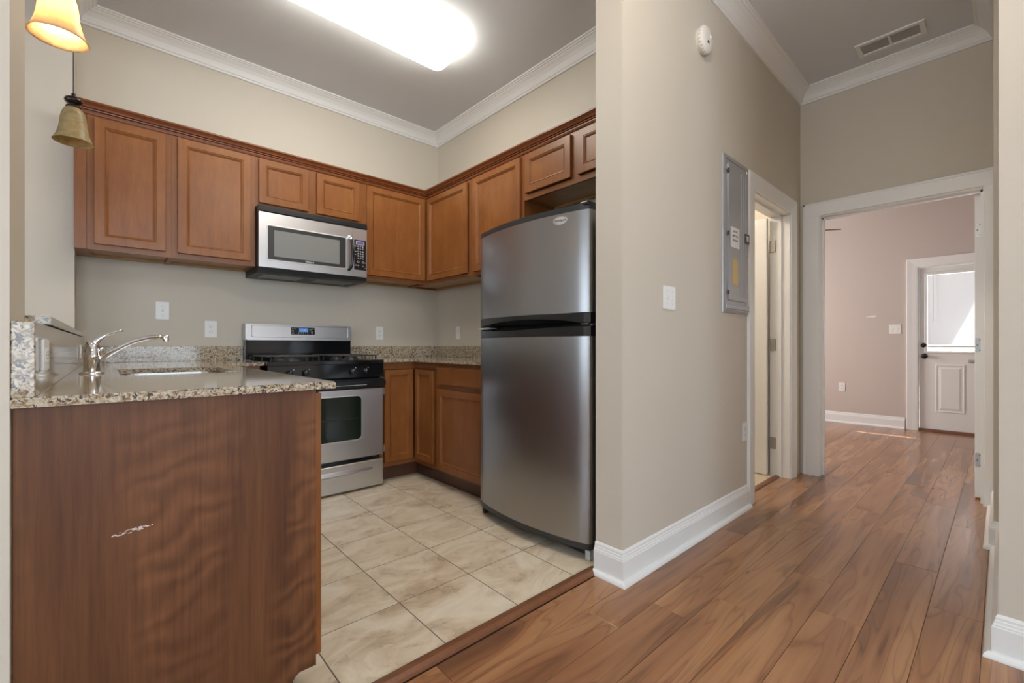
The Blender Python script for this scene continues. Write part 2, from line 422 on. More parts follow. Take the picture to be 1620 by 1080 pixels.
# bedroom beyond the end of the hall
FD = (-.235, .69)
wallbox('wall_bedroom_far', [(7.25, 7.39, FD[1]+.012, 3.6, 0, H), (7.25, 7.39, -1.2, FD[0]-.012, 0, H), (7.25, 7.39, FD[0]-.012, FD[1]+.012, 1.975, H)], 'wall_bed')
bw = (4.9, 6.6, .8, 2.2)
wallbox('wall_bedroom_left', [(4.27, bw[0], 3.48, 3.60, 0, H), (bw[1], 7.25, 3.48, 3.60, 0, H), (bw[0], bw[1], 3.48, 3.60, 0, bw[2]), (bw[0], bw[1], 3.48, 3.60, bw[3], H)], 'wall_bed')
wallbox('wall_bedroom_right', [(4.27, 7.25, -1.32, -1.2, 0, H)], 'wall_bed')
wallbox('wall_bedroom_near', [(4.20, 4.27, -1.2, -.11, 0, H), (4.20, 4.27, 1.24, 3.48, 0, H)], 'wall_bed')
# bathroom beyond the first hall doorway
wallbox('wall_bathroom_back', [(2.48, 4.20, 3.4, 3.5, 0, H)])
wallbox('wall_bathroom_right', [(4.08, 4.20, 1.24, 3.4, 0, H)])
struct('ceiling', MB().box(-3.72, 7.39, -3.92, 3.83, H, H+.1), 'ceil')

# floors
def tilefield(name, cells, gap, top, drop, m):
    me = bpy.data.meshes.new(name); vs = []; fs = []; uv = []; rn = []; bv = .0012
    for (x0, x1, y0, y1) in cells:
        r = random.random(); n = len(vs); g = gap/2
        x0 += g; x1 -= g; y0 += g; y1 -= g
        if x1-x0 < .004 or y1-y0 < .004: continue
        ring = [(x0, y0), (x1, y0), (x1, y1), (x0, y1)]; inn = [(x0+bv, y0+bv), (x1-bv, y0+bv), (x1-bv, y1-bv), (x0+bv, y1-bv)]
        vs += [(a, b, top-drop) for a, b in ring]+[(a, b, top-.0006) for a, b in ring]+[(a, b, top) for a, b in inn]
        F = [(n+8, n+9, n+10, n+11)]
        for k in range(4):
            F.append((n+k, n+(k+1) % 4, n+4+(k+1) % 4, n+4+k)); F.append((n+4+k, n+4+(k+1) % 4, n+8+(k+1) % 4, n+8+k))
        fs += F
        for f in F:
            rn.append(r)
            for i in f: uv.append((vs[i][0]+r*50, vs[i][1]+r*23))
    me.from_pydata(vs, [], fs); ul = me.uv_layers.new(name='plank')
    for i, c in enumerate(uv): ul.data[i].uv = c
    a = me.attributes.new('rnd', 'FLOAT', 'FACE')
    for i, r in enumerate(rn): a.data[i].value = r
    me.materials.append(M[m]); o = bpy.data.objects.new(name, me); C.objects.link(o); o['kind'] = 'structure'; return o
offs = {0: 2.39, 1: 2.765, 2: 2.026, 3: 2.30, 4: 1.83, 5: 1.603, 6: 1.365, 7: 1.95}
PW, PL = .1475, 1.175
def planks():
    cells = []
    for k in range(-27, 30):
        y0 = .05+k*PW; y1 = y0+PW
        if y0 < -3.8 or y1 > 3.72: continue
        st = offs.get(k, 2.0+(k*.37 % 1)*PL)
        spans = []
        if y1 <= 1.24: spans = [(-3.6, 7.42)] if y0 < -1.3 and False else ([(-3.6, 2.165)] if y1 < 0 else [(-3.6, 7.42)])
        else: spans = [(-3.6, -.262), (4.2, 7.25)]
        if y1 < 0 and y0 > -1.25: spans.append((4.2, 7.42))
        for a, b in spans:
            x = st-PL*math.ceil((st-a)/PL)
            while x < b:
                c0, c1 = max(a, x), min(b, x+PL)
                if c1-c0 > .01: cells.append((c0, c1, y0, 1.216 if k == 7 and c0 < 1.6 else y1))
                x += PL
    return cells
tilefield('floor', planks(), .0014, 0.0, .004, 'plank')
struct('floor_gap_bed', MB().box(-3.72, 7.42, -3.92, 3.83, -.06, -.0035), 'gap')['kind'] = 'structure'
bpy.data.objects['floor_gap_bed'].name = 'floor_underlay'
tc = []
TX, TY = .3365, .3315
for i in range(-1, 8):
    for j in range(-3, 7):
        x0 = -.158+i*TX; y0 = 1.935+j*TY
        a, b, c, d = max(x0, -.142), min(x0+TX, 2.38), max(y0, 1.262), min(y0+TY, 3.71)
        if b > a and d > c: tc.append((a, b, c, d))
tilefield('floor_kitchen_tile', tc, .0042, .006, .003, 'tile')
struct('floor_kitchen_grout', MB().box(-.142, 2.38, 1.25, 3.71, -.002, .0048), 'grout')
struct('floor_bathroom', MB().box(2.48, 4.08, 1.19, 3.4, -.002, .007), 'bathtile')
# reducer strips
def strip(name, path_y0, path_y1, x0, x1, h):
    y0, y1 = path_y0, path_y1; w_ = y1-y0
    prof = [(y0, 0), (y0+.003, h*.55), (y0+w_*.3, h), (y0+w_*.6, h), (y1-.004, h*.75), (y1, .006)]
    return struct(name, MB().prism(prof, x0, x1, YZ), 'thresh')
strip('trim_1', 1.222, 1.272, .30, 1.635, .019)
strip('trim_2', 1.165, 1.21, D1[0], D1[1], .013)

# crown mouldings
CR = [(0, H-.102), (.010, H-.102), (.013, H-.096), (.013, H-.089), (.019, H-.085), (.024, H-.074), (.034, H-.054), (.050, H-.036), (.066, H-.024), (.070, H-.019), (.077, H-.018), (.081, H-.012), (.090, H-.010), (.090, H), (0, H)]
struct('trim_3', MB().sweep([(2.38, 1.24), (2.38, 3.71), (-.142, 3.71), (-.142, 3.0)], CR), 'trim')
struct('trim_4', MB().sweep([(2.165, -3.8), (2.165, .011), (3.30, .011), (3.30, .035), (4.13, .035), (4.13, 1.10), (1.635, 1.10), (1.635, 1.24)], CR), 'trim')
# baseboards with shoe moulding
BB = [(0, 0), (.036, 0), (.0355, .006), (.032, .014), (.025, .0195), (.0165, .021), (.0165, .100), (.0145, .104), (.0145, .108), (.011, .113), (.010, .120), (.0075, .123), (.0075, .131), (.004, .138), (0, .140)]
struct('baseboard_hall_left', MB().sweep([(3.015, 1.10), (1.635, 1.10), (1.635, 1.240)], BB), 'trim')
struct('baseboard_hall_right', MB().sweep([(2.165, -3.8), (2.165, .011), (3.30, .011), (3.30, .035), (4.115, .035)], BB), 'trim')
struct('baseboard_bedroom', MB().sweep([(7.25, FD[1]+.125), (7.25, 3.48)], BB), 'trim')
# casings: (distance from opening, projection)
CS = [(.006, 0), (.006, .010), (.016, .012), (.030, .013), (.060, .015), (.084, .018), (.104, .020), (.110, .018), (.110, 0)]
def casing(name, a0, a1, zt, mapf, prof=CS):
    return struct(name, MB().sweep([(a0, 0.0005), (a0, zt), (a1, zt), (a1, 0.0005)], prof, mapf), 'trim')
casing('trim_5', D1[0], D1[1], DZ, lambda a, b, h: (a, 1.10-h, b))
CS2 = [(o if o < .12 else o, p) for o, p in CS]
# the end casing is cut narrow on its right side where it meets the hall wall
mb = MB(); mb.sweep([(E1[1], DZ), (E1[1], .0005)], [(-o, p) for o, p in CS], lambda a, b, h: (4.13-h, a, b))
mb.sweep([(E1[1]+.110, DZ), (E1[0]-.06, DZ)], [(-o, p) for o, p in CS], lambda a, b, h: (4.13-h, a, b))
mb2 = MB(); mb2.box(4.112, 4.13, E1[1]+.006, E1[1]+.110, 0, DZ+.006, .002); mb2.box(4.116, 4.1295, E1[1]+.004, E1[1]+.03, 0, DZ+.006, .001)
mb2.box(4.108, 4.13, E1[1]+.095, E1[1]+.1115, 0, DZ+.112, .003)
mb2.box(4.112, 4.13, E1[0]-.0535, E1[1]+.110, DZ+.006, DZ+.110, .002); mb2.box(4.108, 4.13, E1[0]-.0535, E1[1]+.1115, DZ+.096, DZ+.112, .003)
mb2.box(4.112, 4.13, E1[0]-.0535, E1[0]-.006, 0, DZ+.006, .002)
struct('trim_6', mb2, 'trim')
FZ = 1.963
mb = MB().sweep([(FD[1], .0005), (FD[1], FZ), (FD[0], FZ), (FD[0], .0005)], [(-o, p) for o, p in CS], lambda a, b, h: (7.25-h, a, b)); struct('trim_8', mb, 'trim')
# jambs
mb = MB().box(D1[0]-.012, D1[0], 1.10, 1.24, 0, DZ+.012).box(D1[1], D1[1]+.012, 1.10, 1.24, 0, DZ+.012).box(D1[0], D1[1], 1.10, 1.24, DZ, DZ+.012)
mb.box(D1[0], D1[0]+.012, 1.155, 1.19, 0, DZ).box(D1[1]-.012, D1[1], 1.155, 1.19, 0, DZ).box(D1[0], D1[1], 1.155, 1.19, DZ-.012, DZ)
struct('trim_9', mb, 'trim')
mb = MB().box(4.13, 4.27, E1[0]-.012, E1[0], 0, DZ+.012).box(4.13, 4.27, E1[1], E1[1]+.012, 0, DZ+.012).box(4.13, 4.27, E1[0], E1[1], DZ, DZ+.012)
mb.box(4.185, 4.22, E1[0], E1[0]+.012, 0, DZ).box(4.185, 4.22, E1[1]-.012, E1[1], 0, DZ).box(4.185, 4.22, E1[0], E1[1], DZ-.012, DZ)
struct('trim_10', mb, 'trim')
mb = MB().box(7.25, 7.39, FD[0]-.012, FD[0], 0, FZ+.012).box(7.25, 7.39, FD[1], FD[1]+.012, 0, FZ+.012).box(7.25, 7.39, FD[0], FD[1], FZ, FZ+.012)
struct('trim_11', mb, 'trim')
struct('trim_12', MB().box(7.25, 7.40, FD[0], FD[1], 0, .028, .003), 'thresh')

# doors
def hinge(parent, cx, cy, z, leaf_dir, nx):              # leaf plate with rounded corners, knuckle and screws
    mb = MB()
    if leaf_dir == 'x':                                   # plate lies in xz plane, facing y = cy
        mb.prism(rrect(cx-.0195, cx+.0195, z-.047, z+.047, .009), cy-.0012*nx, cy+.0012*nx, XZ)
        scr = [(cx-.006, z-.034), (cx+.007, z), (cx-.006, z+.034)]
        kn = (cx+.021*1, cy)
    else:
        mb.prism(rrect(cy-.0195, cy+.0195, z-.047, z+.047, .009), cx-.0012*nx, cx+.0012*nx, YZ)
        scr = [(cy-.006, z-.034), (cy+.007, z), (cy-.006, z+.034)]
    h = obj('hinge', mb, 'nickel', parent)
    ms = MB()
    for a, b in scr:
        if leaf_dir == 'x': ms.lathe([(.004, -.0003), (.0035, .0004)], (a, cy-.0014*nx, b), 'y', 10)
        else: ms.lathe([(.004, -.0003), (.0035, .0004)], (cx-.0014*nx, a, b), 'x', 10)
    obj('screw', ms, 'slot', h)
# bathroom door, open into the bathroom, hinged on the right jamb
d1 = struct('door_1', MB().box(3.815, 3.850, 1.245, 1.965, .012, 2.02, .002), 'door')
for z in (1.80, 1.03, .26):
    mb = MB().prism(rrect(3.856, 3.869, z-.045, z+.045, .004), 1.198, 1.2335, lambda a, b, h: (a, h, b)); mb.lathe([(.006, z-.046), (.006, z+.046)], (3.856, 1.236, 0), 'z', 12)
    obj('hinge', mb, 'nickel', d1)
# the open door of the end doorway, seen on its edge
d2 = struct('door_2', MB().box(4.285, 5.10, .094, .130, .012, 2.02, .002), 'door')
for z in (1.79, 1.025, .262):
    mb = MB().prism(rrect(.097, .128, z-.047, z+.047, .008), 4.2825, 4.2855, YZ); mb.lathe([(.006, z-.048), (.006, z+.048)], (4.281, .094, 0), 'z', 12)
    h = obj('hinge', mb, 'nickel', d2)
    for dy, dz in ((.106, -.034), (.118, 0), (.106, .034)): obj('screw', MB().lathe([(.004, 4.2815), (.004, 4.283)], (0, dy, z+dz), 'x', 10), 'slot', d2)
# half-glazed exterior door at the far end of the bedroom
T4 = TW(7.28, 0)                       # local x = -Y, local y = depth from the door face
wy0, wy1, wz_0, wz_1 = -.62, -(-.165), .955, 1.875     # local x = -Y of the glazed opening
mb = MB(T4)
lx0, lx1 = -FD[1]+.004, -FD[0]-.004; gx0, gx1 = -.622, .165
mb.box(lx0, gx0, 0, .042, .03, FZ-.006).box(gx1, lx1, 0, .042, .03, FZ-.006).box(gx0, gx1, 0, .042, .03, wz_0).box(gx0, gx1, 0, .042, wz_1, FZ-.006)
d4 = struct('door_3', mb, 'door')
mb = MB(T4)
for a, b in ((-.545, -.295), (-.185, .065)):
    mb.rings(a, b, .235, .80, [(0, 0.001), (0, -.004), (.010, -.007), (.022, -.003), (.034, -.004), (.05, -.009), (.062, -.009)])
obj('raised_panel', mb, 'door', d4)
mb = MB(T4).sweep([(gx0, wz_0), (gx1, wz_0), (gx1, wz_1), (gx0, wz_1)], [(-.022, 0), (-.022, -.008), (-.014, -.012), (.004, -.006), (.004, 0)], lambda a, b, h: (a, h, b), True)
obj('glazing_frame', mb, 'door', d4)
obj('pane', MB(T4).box(gx0, gx1, .024, .030, wz_0, wz_1), 'glass', d4)
k = obj('door_knob', MB(T4).lathe([(.031, 0), (.031, -.004), (.026, -.008), (.012, -.011), (.011, -.035), (.020, -.042), (.028, -.055), (.028, -.063), (.020, -.070), (.0, -.072)], (-.641, 0, .899), 'y', 28), 'knobdark', d4)
b_ = obj('deadbolt', MB(T4).lathe([(.027, 0), (.027, -.010), (.022, -.014), (.010, -.014), (.009, -.022), (0, -.022)], (-.647, 0, 1.028), 'y', 24), 'knobdark', d4)
obj('door_latch', MB(T4).box(-.272, -.18, -.016, 0, .826, .862, .003).box(-.262, -.20, -.024, -.016, .836, .850, .003), 'nickel', d4)
# blinds on the glass
bl = thing('window_blind', 'white horizontal mini blind on the half glass exterior door at the far end', 'blind', (7.262, .228, wz_1+.012))
obj('head_rail', MB().box(7.232, 7.262, -.155, .612, wz_1-.012, wz_1+.012, .002), 'trim', bl)
mb = MB(); z = wz_1-.03
while z > wz_0+.078:
    mb.add([(7.254, -.150, z-.0105), (7.240, -.150, z+.0105), (7.240, .607, z+.0105), (7.254, .607, z-.0105)], [(0, 1, 2, 3)]); z -= .0195
obj('slat', mb, 'slat', bl)['kind'] = 'stuff'
obj('bottom_rail', MB().box(7.234, 7.260, -.152, .610, wz_0+.046, wz_0+.066, .003), 'trim', bl)
for y in (.52, .0): obj('cord', MB().tube([(7.2465, y, wz_1), (7.2465, y, wz_0+.06)], .0008, 6), 'plastic', bl)
obj('tilt_wand', MB().tube([(7.226, .562, 1.862), (7.224, .562, 1.306)], .0042, 8), 'plastic', bl)

# living-room and bedroom windows (behind the camera and out of sight, they let the daylight in)
def window(name, x0, x1, z0, z1, mapf, nm=3):
    f = MB()
    bars = [(x0, x0+.05, z0, z1), (x1-.05, x1, z0, z1), (x0+.05, x1-.05, z0, z0+.05), (x0+.05, x1-.05, z1-.05, z1)]
    for i in range(1, nm): c = x0+(x1-x0)*i/nm; bars.append((c-.025, c+.025, z0+.05, z1-.05))
    for a, b, c, d in bars: f.prism([(a, c), (b, c), (b, d), (a, d)], .03, .08, mapf)
    o = struct(name, f, 'trim'); obj('pane', MB().prism([(x0+.05, z0+.05), (x1-.05, z0+.05), (x1-.05, z1-.05), (x0+.05, z1-.05)], .05, .056, mapf), 'glass', o)
window('window_1', wx0, wx1, wz0, wz1, lambda a, b, h: (a, -3.92+h, b))
window('window_2', -1.5, 1.5, wz0, wz1, lambda a, b, h: (-3.72+h, a, b))
window('window_3', bw[0], bw[1], bw[2], bw[3], lambda a, b, h: (a, 3.48+h, b), 2)
# outside: ground and the neighbouring wall seen through the blind
o = struct('ground', MB().box(7.5, 16, -8, 8, -.2, -.05), 'ground')
o = struct('wall_neighbour', MB().box(11.0, 11.2, -6, 6, -.05, 1.5), 'ext')
o = struct('eave_shadow_blocker', MB().prism([(-.567, 2.05), (-1.18, 3.56), (3.0, 3.56), (3.0, 2.05)], 8.25, 8.33, YZ), 'ext')  # unseen blocker shaped to throw a slanted eave shadow across the blind

# ---------------------------------------------------------------- cabinets
DR = [(0, .020), (0, .002), (.002, 0), (.043, 0), (.045, .0035), (.048, .0035), (.050, .001), (.058, .007), (.060, .0095)]
def cab_door(T, x0, x1, z0, z1, parent, name='door', rg=DR, m='cab'):
    return obj(name, MB(T).rings(x0, x1, z0, z1, rg), m, parent)
def upper(label, T, x0, x1, z0, z1, doors, base, depth=.30, yf=0.0, lstile=True):
    t = thing('wall_cabinet', label, 'cabinet', base, 'upper wall cabinets with recessed panel doors')
    y0 = yf; mb = MB(T); sw = .032
    mb.box(x0, x0+.012, y0+.019, y0+depth, z0, z1).box(x1-.012, x1, y0+.019, y0+depth, z0, z1).box(x0, x1, y0+depth-.006, y0+depth, z0+.02, z1).box(x0+.012, x1-.012, y0+.019, y0+depth, z1-.012, z1)
    obj('body', mb, 'frame', t)
    mb = MB(T); e = .0004
    mb.box(x0+e, x0+sw, y0, y0+.019, z0, z1).box(x1-sw, x1-e, y0, y0+.019, z0, z1).box(x0+sw, x1-sw, y0, y0+.019, z0, z0+.035).box(x0+sw, x1-sw, y0, y0+.019, z1-.035, z1)
    for i in range(len(doors)-1):
        c = (doors[i][1]+doors[i+1][0])/2; mb.box(c-.03, c+.03, y0, y0+.019, z0+.035, z1-.035)
    obj('face_frame', mb, 'frame', t)
    obj('underside', MB(T).box(x0+.012, x1-.012, y0+.019, y0+depth-.006, z0+.016, z0+.026), 'under', t)
    obj('hanging_rail', MB(T).box(x0+.012, x1-.012, y0+depth-.02, y0+depth-.006, z0, z0+.016), 'under', t)
    for a, b, c, d in doors: cab_door(T @ Matrix.Translation((0, y0-.020, 0)), a, b, c, d, t)
    return t
TB = Matrix.Translation((0, 3.39, 0))           # back run: local y=0 is the face frame plane
ZB, ZT = 1.555, 2.31
upper('tall wall cabinet with one door, leftmost of the back run by the hanging lamp', TB, -.09, .282, ZB, ZT, [(-.060, .253, 1.587, 2.284)], (.096, 3.55, ZB))
upper('tall single door wall cabinet immediately left of the microwave', TB, .282, .733, ZB, ZT, [(.312, .704, 1.587, 2.290)], (.507, 3.55, ZB))
upper('short two door wall cabinet mounted right above the microwave', TB, .733, 1.484, 1.963, ZT, [(.752, 1.072, 1.990, 2.290), (1.129, 1.450, 1.990, 2.286)], (1.11, 3.55, 1.963))
upper('tall wall cabinet between the microwave and the back corner', TB, 1.484, 2.058, ZB, ZT, [(1.510, 2.036, 1.582, 2.290)], (1.77, 3.55, ZB))
obj0 = thing('filler_strip', 'narrow wood filler strip between the left wall and the back wall cabinets', 'filler', (-.115, 3.55, ZB))
obj('panel', MB().box(-.141, -.0905, 3.392, 3.69, ZB, ZT, .001), 'frame', obj0)
TR = TW(2.06, 0)                                 # right run: local x = -Y
upper('tall wall cabinet on the right wall right beside the back corner', TR, -3.69, -2.737, ZB, ZT, [(-3.368+.014, -2.776, 1.582, 2.286)], (2.22, 3.2, ZB))
upper('tall wall cabinet on the right wall between the corner cabinet and the fridge', TR, -2.737, -2.152, ZB, ZT, [(-2.700, -2.178, 1.582, 2.286)], (2.22, 2.44, ZB))
upper('short deep two door wall cabinet hung high above the refrigerator', TR, -2.152, -1.245, 1.988, ZT, [(-2.128, -1.737, 2.028, 2.284), (-1.681, -1.275, 2.028, 2.284)], (2.22, 1.7, 1.988))
# crown along both runs: path runs along the face frame, offset to the left is into the room
WC = [(-.02, 2.300), (.006, 2.300), (.008, 2.306), (.010, 2.311), (.010, 2.315), (.002, 2.316), (.002, 2.320), (.014, 2.321), (.015, 2.326), (.006, 2.327), (.006, 2.330), (.018, 2.331), (.022, 2.340), (.032, 2.352), (.036, 2.354), (.036, 2.364), (-.02, 2.364)]
cr = obj('cabinet_crown', MB().sweep([(2.06, 1.245), (2.06, 3.39), (-.141, 3.39)], WC), 'crownwood')
tag(cr, 'dark stained wood crown moulding running along the tops of the wall cabinets', 'moulding')

# base cabinets on the right side of the range
def base_body(mb, x0, x1, yb, z0=.115, z1=.897):
    mb.box(x0, x1, .019, yb, z0, z1)
cc = thing('corner_base_cabinet', 'corner base cabinet with a folding two leaf door right of the range', 'cabinet', (1.95, 3.3, 0), 'base cabinets of the kitchen')
mb = MB().prism([(1.484, 3.119), (1.794, 3.119), (1.794, 2.778), (2.378, 2.778), (2.378, 3.708), (1.484, 3.708)], .115, .897)
obj('body', mb, 'frame', cc)
mb = MB().box(1.484, 1.514, 3.10, 3.119, .115, .897).box(1.514, 1.775, 3.10, 3.119, .115, .148).box(1.514, 1.775, 3.10, 3.119, .844, .897)
mb.box(1.775, 1.794, 2.778, 2.800, .115, .897).box(1.775, 1.794, 2.80, 3.119, .115, .148).box(1.775, 1.794, 2.80, 3.119, .844, .897)
obj('face_frame', mb, 'frame', cc)
DRN = [(0, .020), (0, .002), (.002, 0), (.036, 0), (.038, .0035), (.041, .0035), (.043, .001), (.051, .007), (.053, .0095)]
cab_door(Matrix.Translation((0, 3.08, 0)), 1.518, 1.755, .153, .840, cc, rg=DRN)
cab_door(TW(1.755, 0), -3.058, -2.803, .153, .840, cc, rg=DRN)
for z in (.66, .24): obj('hinge', MB().box(1.507, 1.516, 3.078, 3.092, z, z+.05, .002), 'nickel', cc)
obj('toe_kick', MB().prism([(1.484, 3.16), (1.835, 3.16), (1.835, 2.778), (1.85, 2.778), (1.85, 3.175), (1.484, 3.175)], .0065, .115), 'toe', cc)
dc = thing('drawer_base_cabinet', 'base cabinet with one drawer over one door tucked beside the refrigerator', 'cabinet', (2.08, 2.47, 0), 'base cabinets of the kitchen')
TD = TW(1.775, 0)
obj('body', MB(TD).box(-2.777, -2.165, .019, .603, .115, .897), 'frame', dc)
obj('face_frame', MB(TD).box(-2.777, -2.745, 0, .019, .115, .897).box(-2.20, -2.165, 0, .019, .115, .897).box(-2.745, -2.2, 0, .019, .115, .15).box(-2.745, -2.2, 0, .019, .70, .75).box(-2.745, -2.2, 0, .019, .865, .897), 'frame', dc)
cab_door(TD @ Matrix.Translation((0, -.020, 0)), -2.748, -2.195, .135, .708, dc)
obj('drawer', MB(TD @ Matrix.Translation((0, -.020, 0))).rings(-2.755, -2.190, .742, .870, [(0, .020), (0, .006), (.006, .001), (.010, 0)]), 'cab', dc)
obj('toe_kick', MB(TD).box(-2.777, -2.165, .06, .075, .0065, .115), 'toe', dc)
# peninsula cabinet, its plain end panel towards the camera
pc = thing('peninsula_cabinet', 'large peninsula base cabinet with plain scuffed brown end panel under the granite', 'cabinet', (.15, 2.2, 0), 'base cabinets of the kitchen')
poly = [(-.1405, .001), (.375, .001), (.375, .10), (.381, .108), (.392, .116), (.436, .116), (.436, .8975), (-.1405, .8975)]
obj('end_panel', MB().prism(poly, 1.310, 1.322, XZ), 'panel', pc)
obj('body', MB().box(-.14, .416, 1.3222, 2.0, .116, .897).box(-.14, .416, 2.62, 3.70, .116, .897).box(.39, .416, 2.0, 2.62, .116, .897).box(-.14, .416, 2.0, 2.62, .116, .14).box(.42, .70, 3.12, 3.70, .116, .897), 'frame', pc)
TP = Matrix.Translation((.436, 0, 0)) @ Matrix.Rotation(PI/2, 4, 'Z')    # front faces +X, local x = +Y
obj('face_frame', MB(TP).box(1.3103, 3.12, 0, .018, .116, .150).box(1.3103, 3.12, 0, .018, .86, .897).box(1.3103, 1.345, 0, .018, .15, .86).box(1.90, 1.96, 0, .018, .15, .86).box(2.64, 2.7, 0, .018, .15, .86).box(3.08, 3.12, 0, .018, .15, .86), 'frame', pc)
for a, b in ((1.325, 1.91), (1.95, 2.29), (2.31, 2.65), (2.69, 3.05)): cab_door(TP @ Matrix.Translation((0, -.020, 0)), a, b, .135, .885, pc)
obj('toe_kick', MB().box(.36, .374, 1.322, 3.10, .0065, .116), 'toe', pc)

# ---------------------------------------------------------------- granite
CZ0, CZ1 = .898, .918
hx0, hx1, hy0, hy1 = .03, .385, 2.02, 2.60
ct = thing('granite_countertop', 'polished speckled granite countertop over the peninsula and left of the range', 'countertop', (.2, 2.5, CZ0))
mb = MB(); bm = bmesh.new()
outer = [(-.1415, 1.29), (.484, 1.29), (.484, 3.075), (.716, 3.075), (.716, 3.7095), (-.1415, 3.7095)]
hole = rrect(hx0, hx1, hy0, hy1, .07, 8)
eds = []
for loop in (outer, hole):
    vs = [bm.verts.new((a, b, CZ1)) for a, b in loop]
    eds += [bm.edges.new((vs[i], vs[(i+1) % len(vs)])) for i in range(len(vs))]
bmesh.ops.triangle_fill(bm, use_beauty=True, use_dissolve=False, edges=eds)
bmesh.ops.recalc_face_normals(bm, faces=bm.faces)
ext = bmesh.ops.extrude_face_region(bm, geom=bm.faces[:])
for v in [g for g in ext['geom'] if isinstance(g, bmesh.types.BMVert)]: v.co.z = CZ0
bmesh.ops.recalc_face_normals(bm, faces=bm.faces)
edge = [e for e in bm.edges if len(e.link_faces) == 2 and abs(e.link_faces[0].normal.dot(e.link_faces[1].normal)) < .3 and e.verts[0].co.z > CZ1-.001 and e.verts[1].co.z > CZ1-.001]
bmesh.ops.bevel(bm, geom=edge, offset=.003, segments=2, affect='EDGES')
mb.bm(bm); obj('worktop', mb, 'granite', ct)
obj('backsplash', MB().box(-.106, .716, 3.69, 3.7095, CZ1, 1.018, .0015), 'granite', ct)
obj('side_splash', MB().box(-.1415, -.108, 1.292, 3.709, CZ1, 1.069, .002), 'granite', ct)
ct2 = thing('granite_countertop', 'speckled granite countertop in the corner between the range and the fridge', 'countertop', (2.0, 3.2, CZ0))
mb = MB().prism([(1.486, 3.06), (1.735, 3.06), (1.735, 2.165), (2.3795, 2.165), (2.3795, 3.7095), (1.486, 3.7095)], CZ0, CZ1, None, .002)
obj('worktop', mb, 'granite', ct2)
obj('backsplash', MB().box(1.486, 2.3795, 3.69, 3.7095, CZ1, 1.018, .0015).box(2.36, 2.3795, 2.165, 3.69, CZ1, 1.018, .0015), 'granite', ct2)
lg = thing('bar_ledge', 'granite bar ledge capping the half wall behind the sink faucet', 'ledge', (-.2, 2.5, 1.0705))
obj('slab', MB().prism([(-.1415, 1.501), (-.1415, 1.49), (-.100, 1.49), (-.100, 3.499), (-.45, 3.499), (-.45, 1.501)], 1.0705, 1.090, None, .002), 'granite', lg)

# sink and faucet
sk = thing('kitchen_sink', 'stainless undermount sink bowl sunk in the peninsula countertop', 'sink', (.2, 2.3, .70))
mb = MB(); lo = rrect(hx0+.03, hx1-.03, hy0+.03, hy1-.03, .06, 8); hi = rrect(hx0-.002, hx1+.002, hy0-.002, hy1+.002, .07, 8); hr = rrect(hx0-.02, hx1+.02, hy0-.02, hy1+.02, .08, 8)
n = len(lo); vs = [(a, b, .897) for a, b in hr]+[(a, b, .897) for a, b in hi]+[(a, b, .73) for a, b in lo]
fs = [(i, (i+1) % n, n+(i+1) % n, n+i) for i in range(n)]+[(n+i, n+(i+1) % n, 2*n+(i+1) % n, 2*n+i) for i in range(n)]+[tuple(range(2*n, 3*n))]
mb.add(vs, fs, False); obj('bowl', mb, 'sink', sk)
obj('drain', MB().lathe([(.042, .731), (.042, .734), (.03, .734), (.028, .7315), (0, .7315)], (.21, 2.31, 0), 'z', 24), 'chrome', sk)
fx, fy = -.045, 2.26
fc = thing('faucet', 'chrome single lever kitchen faucet rising beside the sink', 'faucet', (fx, fy, CZ1))
z0 = CZ1
obj('base_flange', MB().lathe([(.036, z0), (.036, z0+.004), (.029, z0+.007), (.0255, z0+.010)], (fx, fy, 0), 'z', 36), 'chrome', fc)
obj('body', MB().lathe([(.0245, z0+.008), (.0245, z0+.060), (.0262, z0+.061), (.0262, z0+.064), (.0245, z0+.066), (.0245, z0+.088), (.0215, z0+.104), (.0135, z0+.118), (.0, z0+.123)], (fx, fy, 0), 'z', 36), 'chrome', fc)
sp = [Vector((fx+.018, fy-.003, z0+.046)), Vector((fx+.055, fy-.012, z0+.078)), Vector((fx+.105, fy-.022, z0+.112)), Vector((fx+.155, fy-.033, z0+.132)), Vector((fx+.195, fy-.042, z0+.137)), Vector((fx+.212, fy-.046, z0+.135))]
def smooth_path(P, k=6):
    out = []
    for i in range(len(P)-1):
        p0, p1, p2, p3 = P[max(i-1, 0)], P[i], P[i+1], P[min(i+2, len(P)-1)]
        for j in range(k):
            t = j/k; out.append(.5*((2*p1)+(p2-p0)*t+(2*p0-5*p1+4*p2-p3)*t*t+(3*p1-p0-3*p2+p3)*t**3))
    return out+[P[-1]]
s_ = obj('spout', MB().tube(smooth_path(sp), .0085, 14), 'chrome', fc)
e = sp[-1]; obj('aerator', MB().lathe([(.0105, e.z-.014), (.0105, e.z+.002), (.0085, e.z+.008), (0, e.z+.009)], (e.x, e.y, 0), 'z', 20), 'chrome', s_)
lv = [Vector((fx+.004, fy, z0+.108)), Vector((fx+.020, fy-.004, z0+.128)), Vector((fx+.045, fy-.008, z0+.146)), Vector((fx+.072, fy-.014, z0+.156)), Vector((fx+.085, fy-.017, z0+.163))]
P = smooth_path(lv); obj('lever', MB().tube(P, [.013-.008*min(1, i/10)+(.002 if i > len(P)-5 else 0) for i in range(len(P))], 12), 'chrome', fc)
obj('index_button', MB().lathe([(.007, 0), (.007, .010), (0, .011)], (fx+.022, fy-.006, z0+.090), 'x', 14), 'chrome', fc)

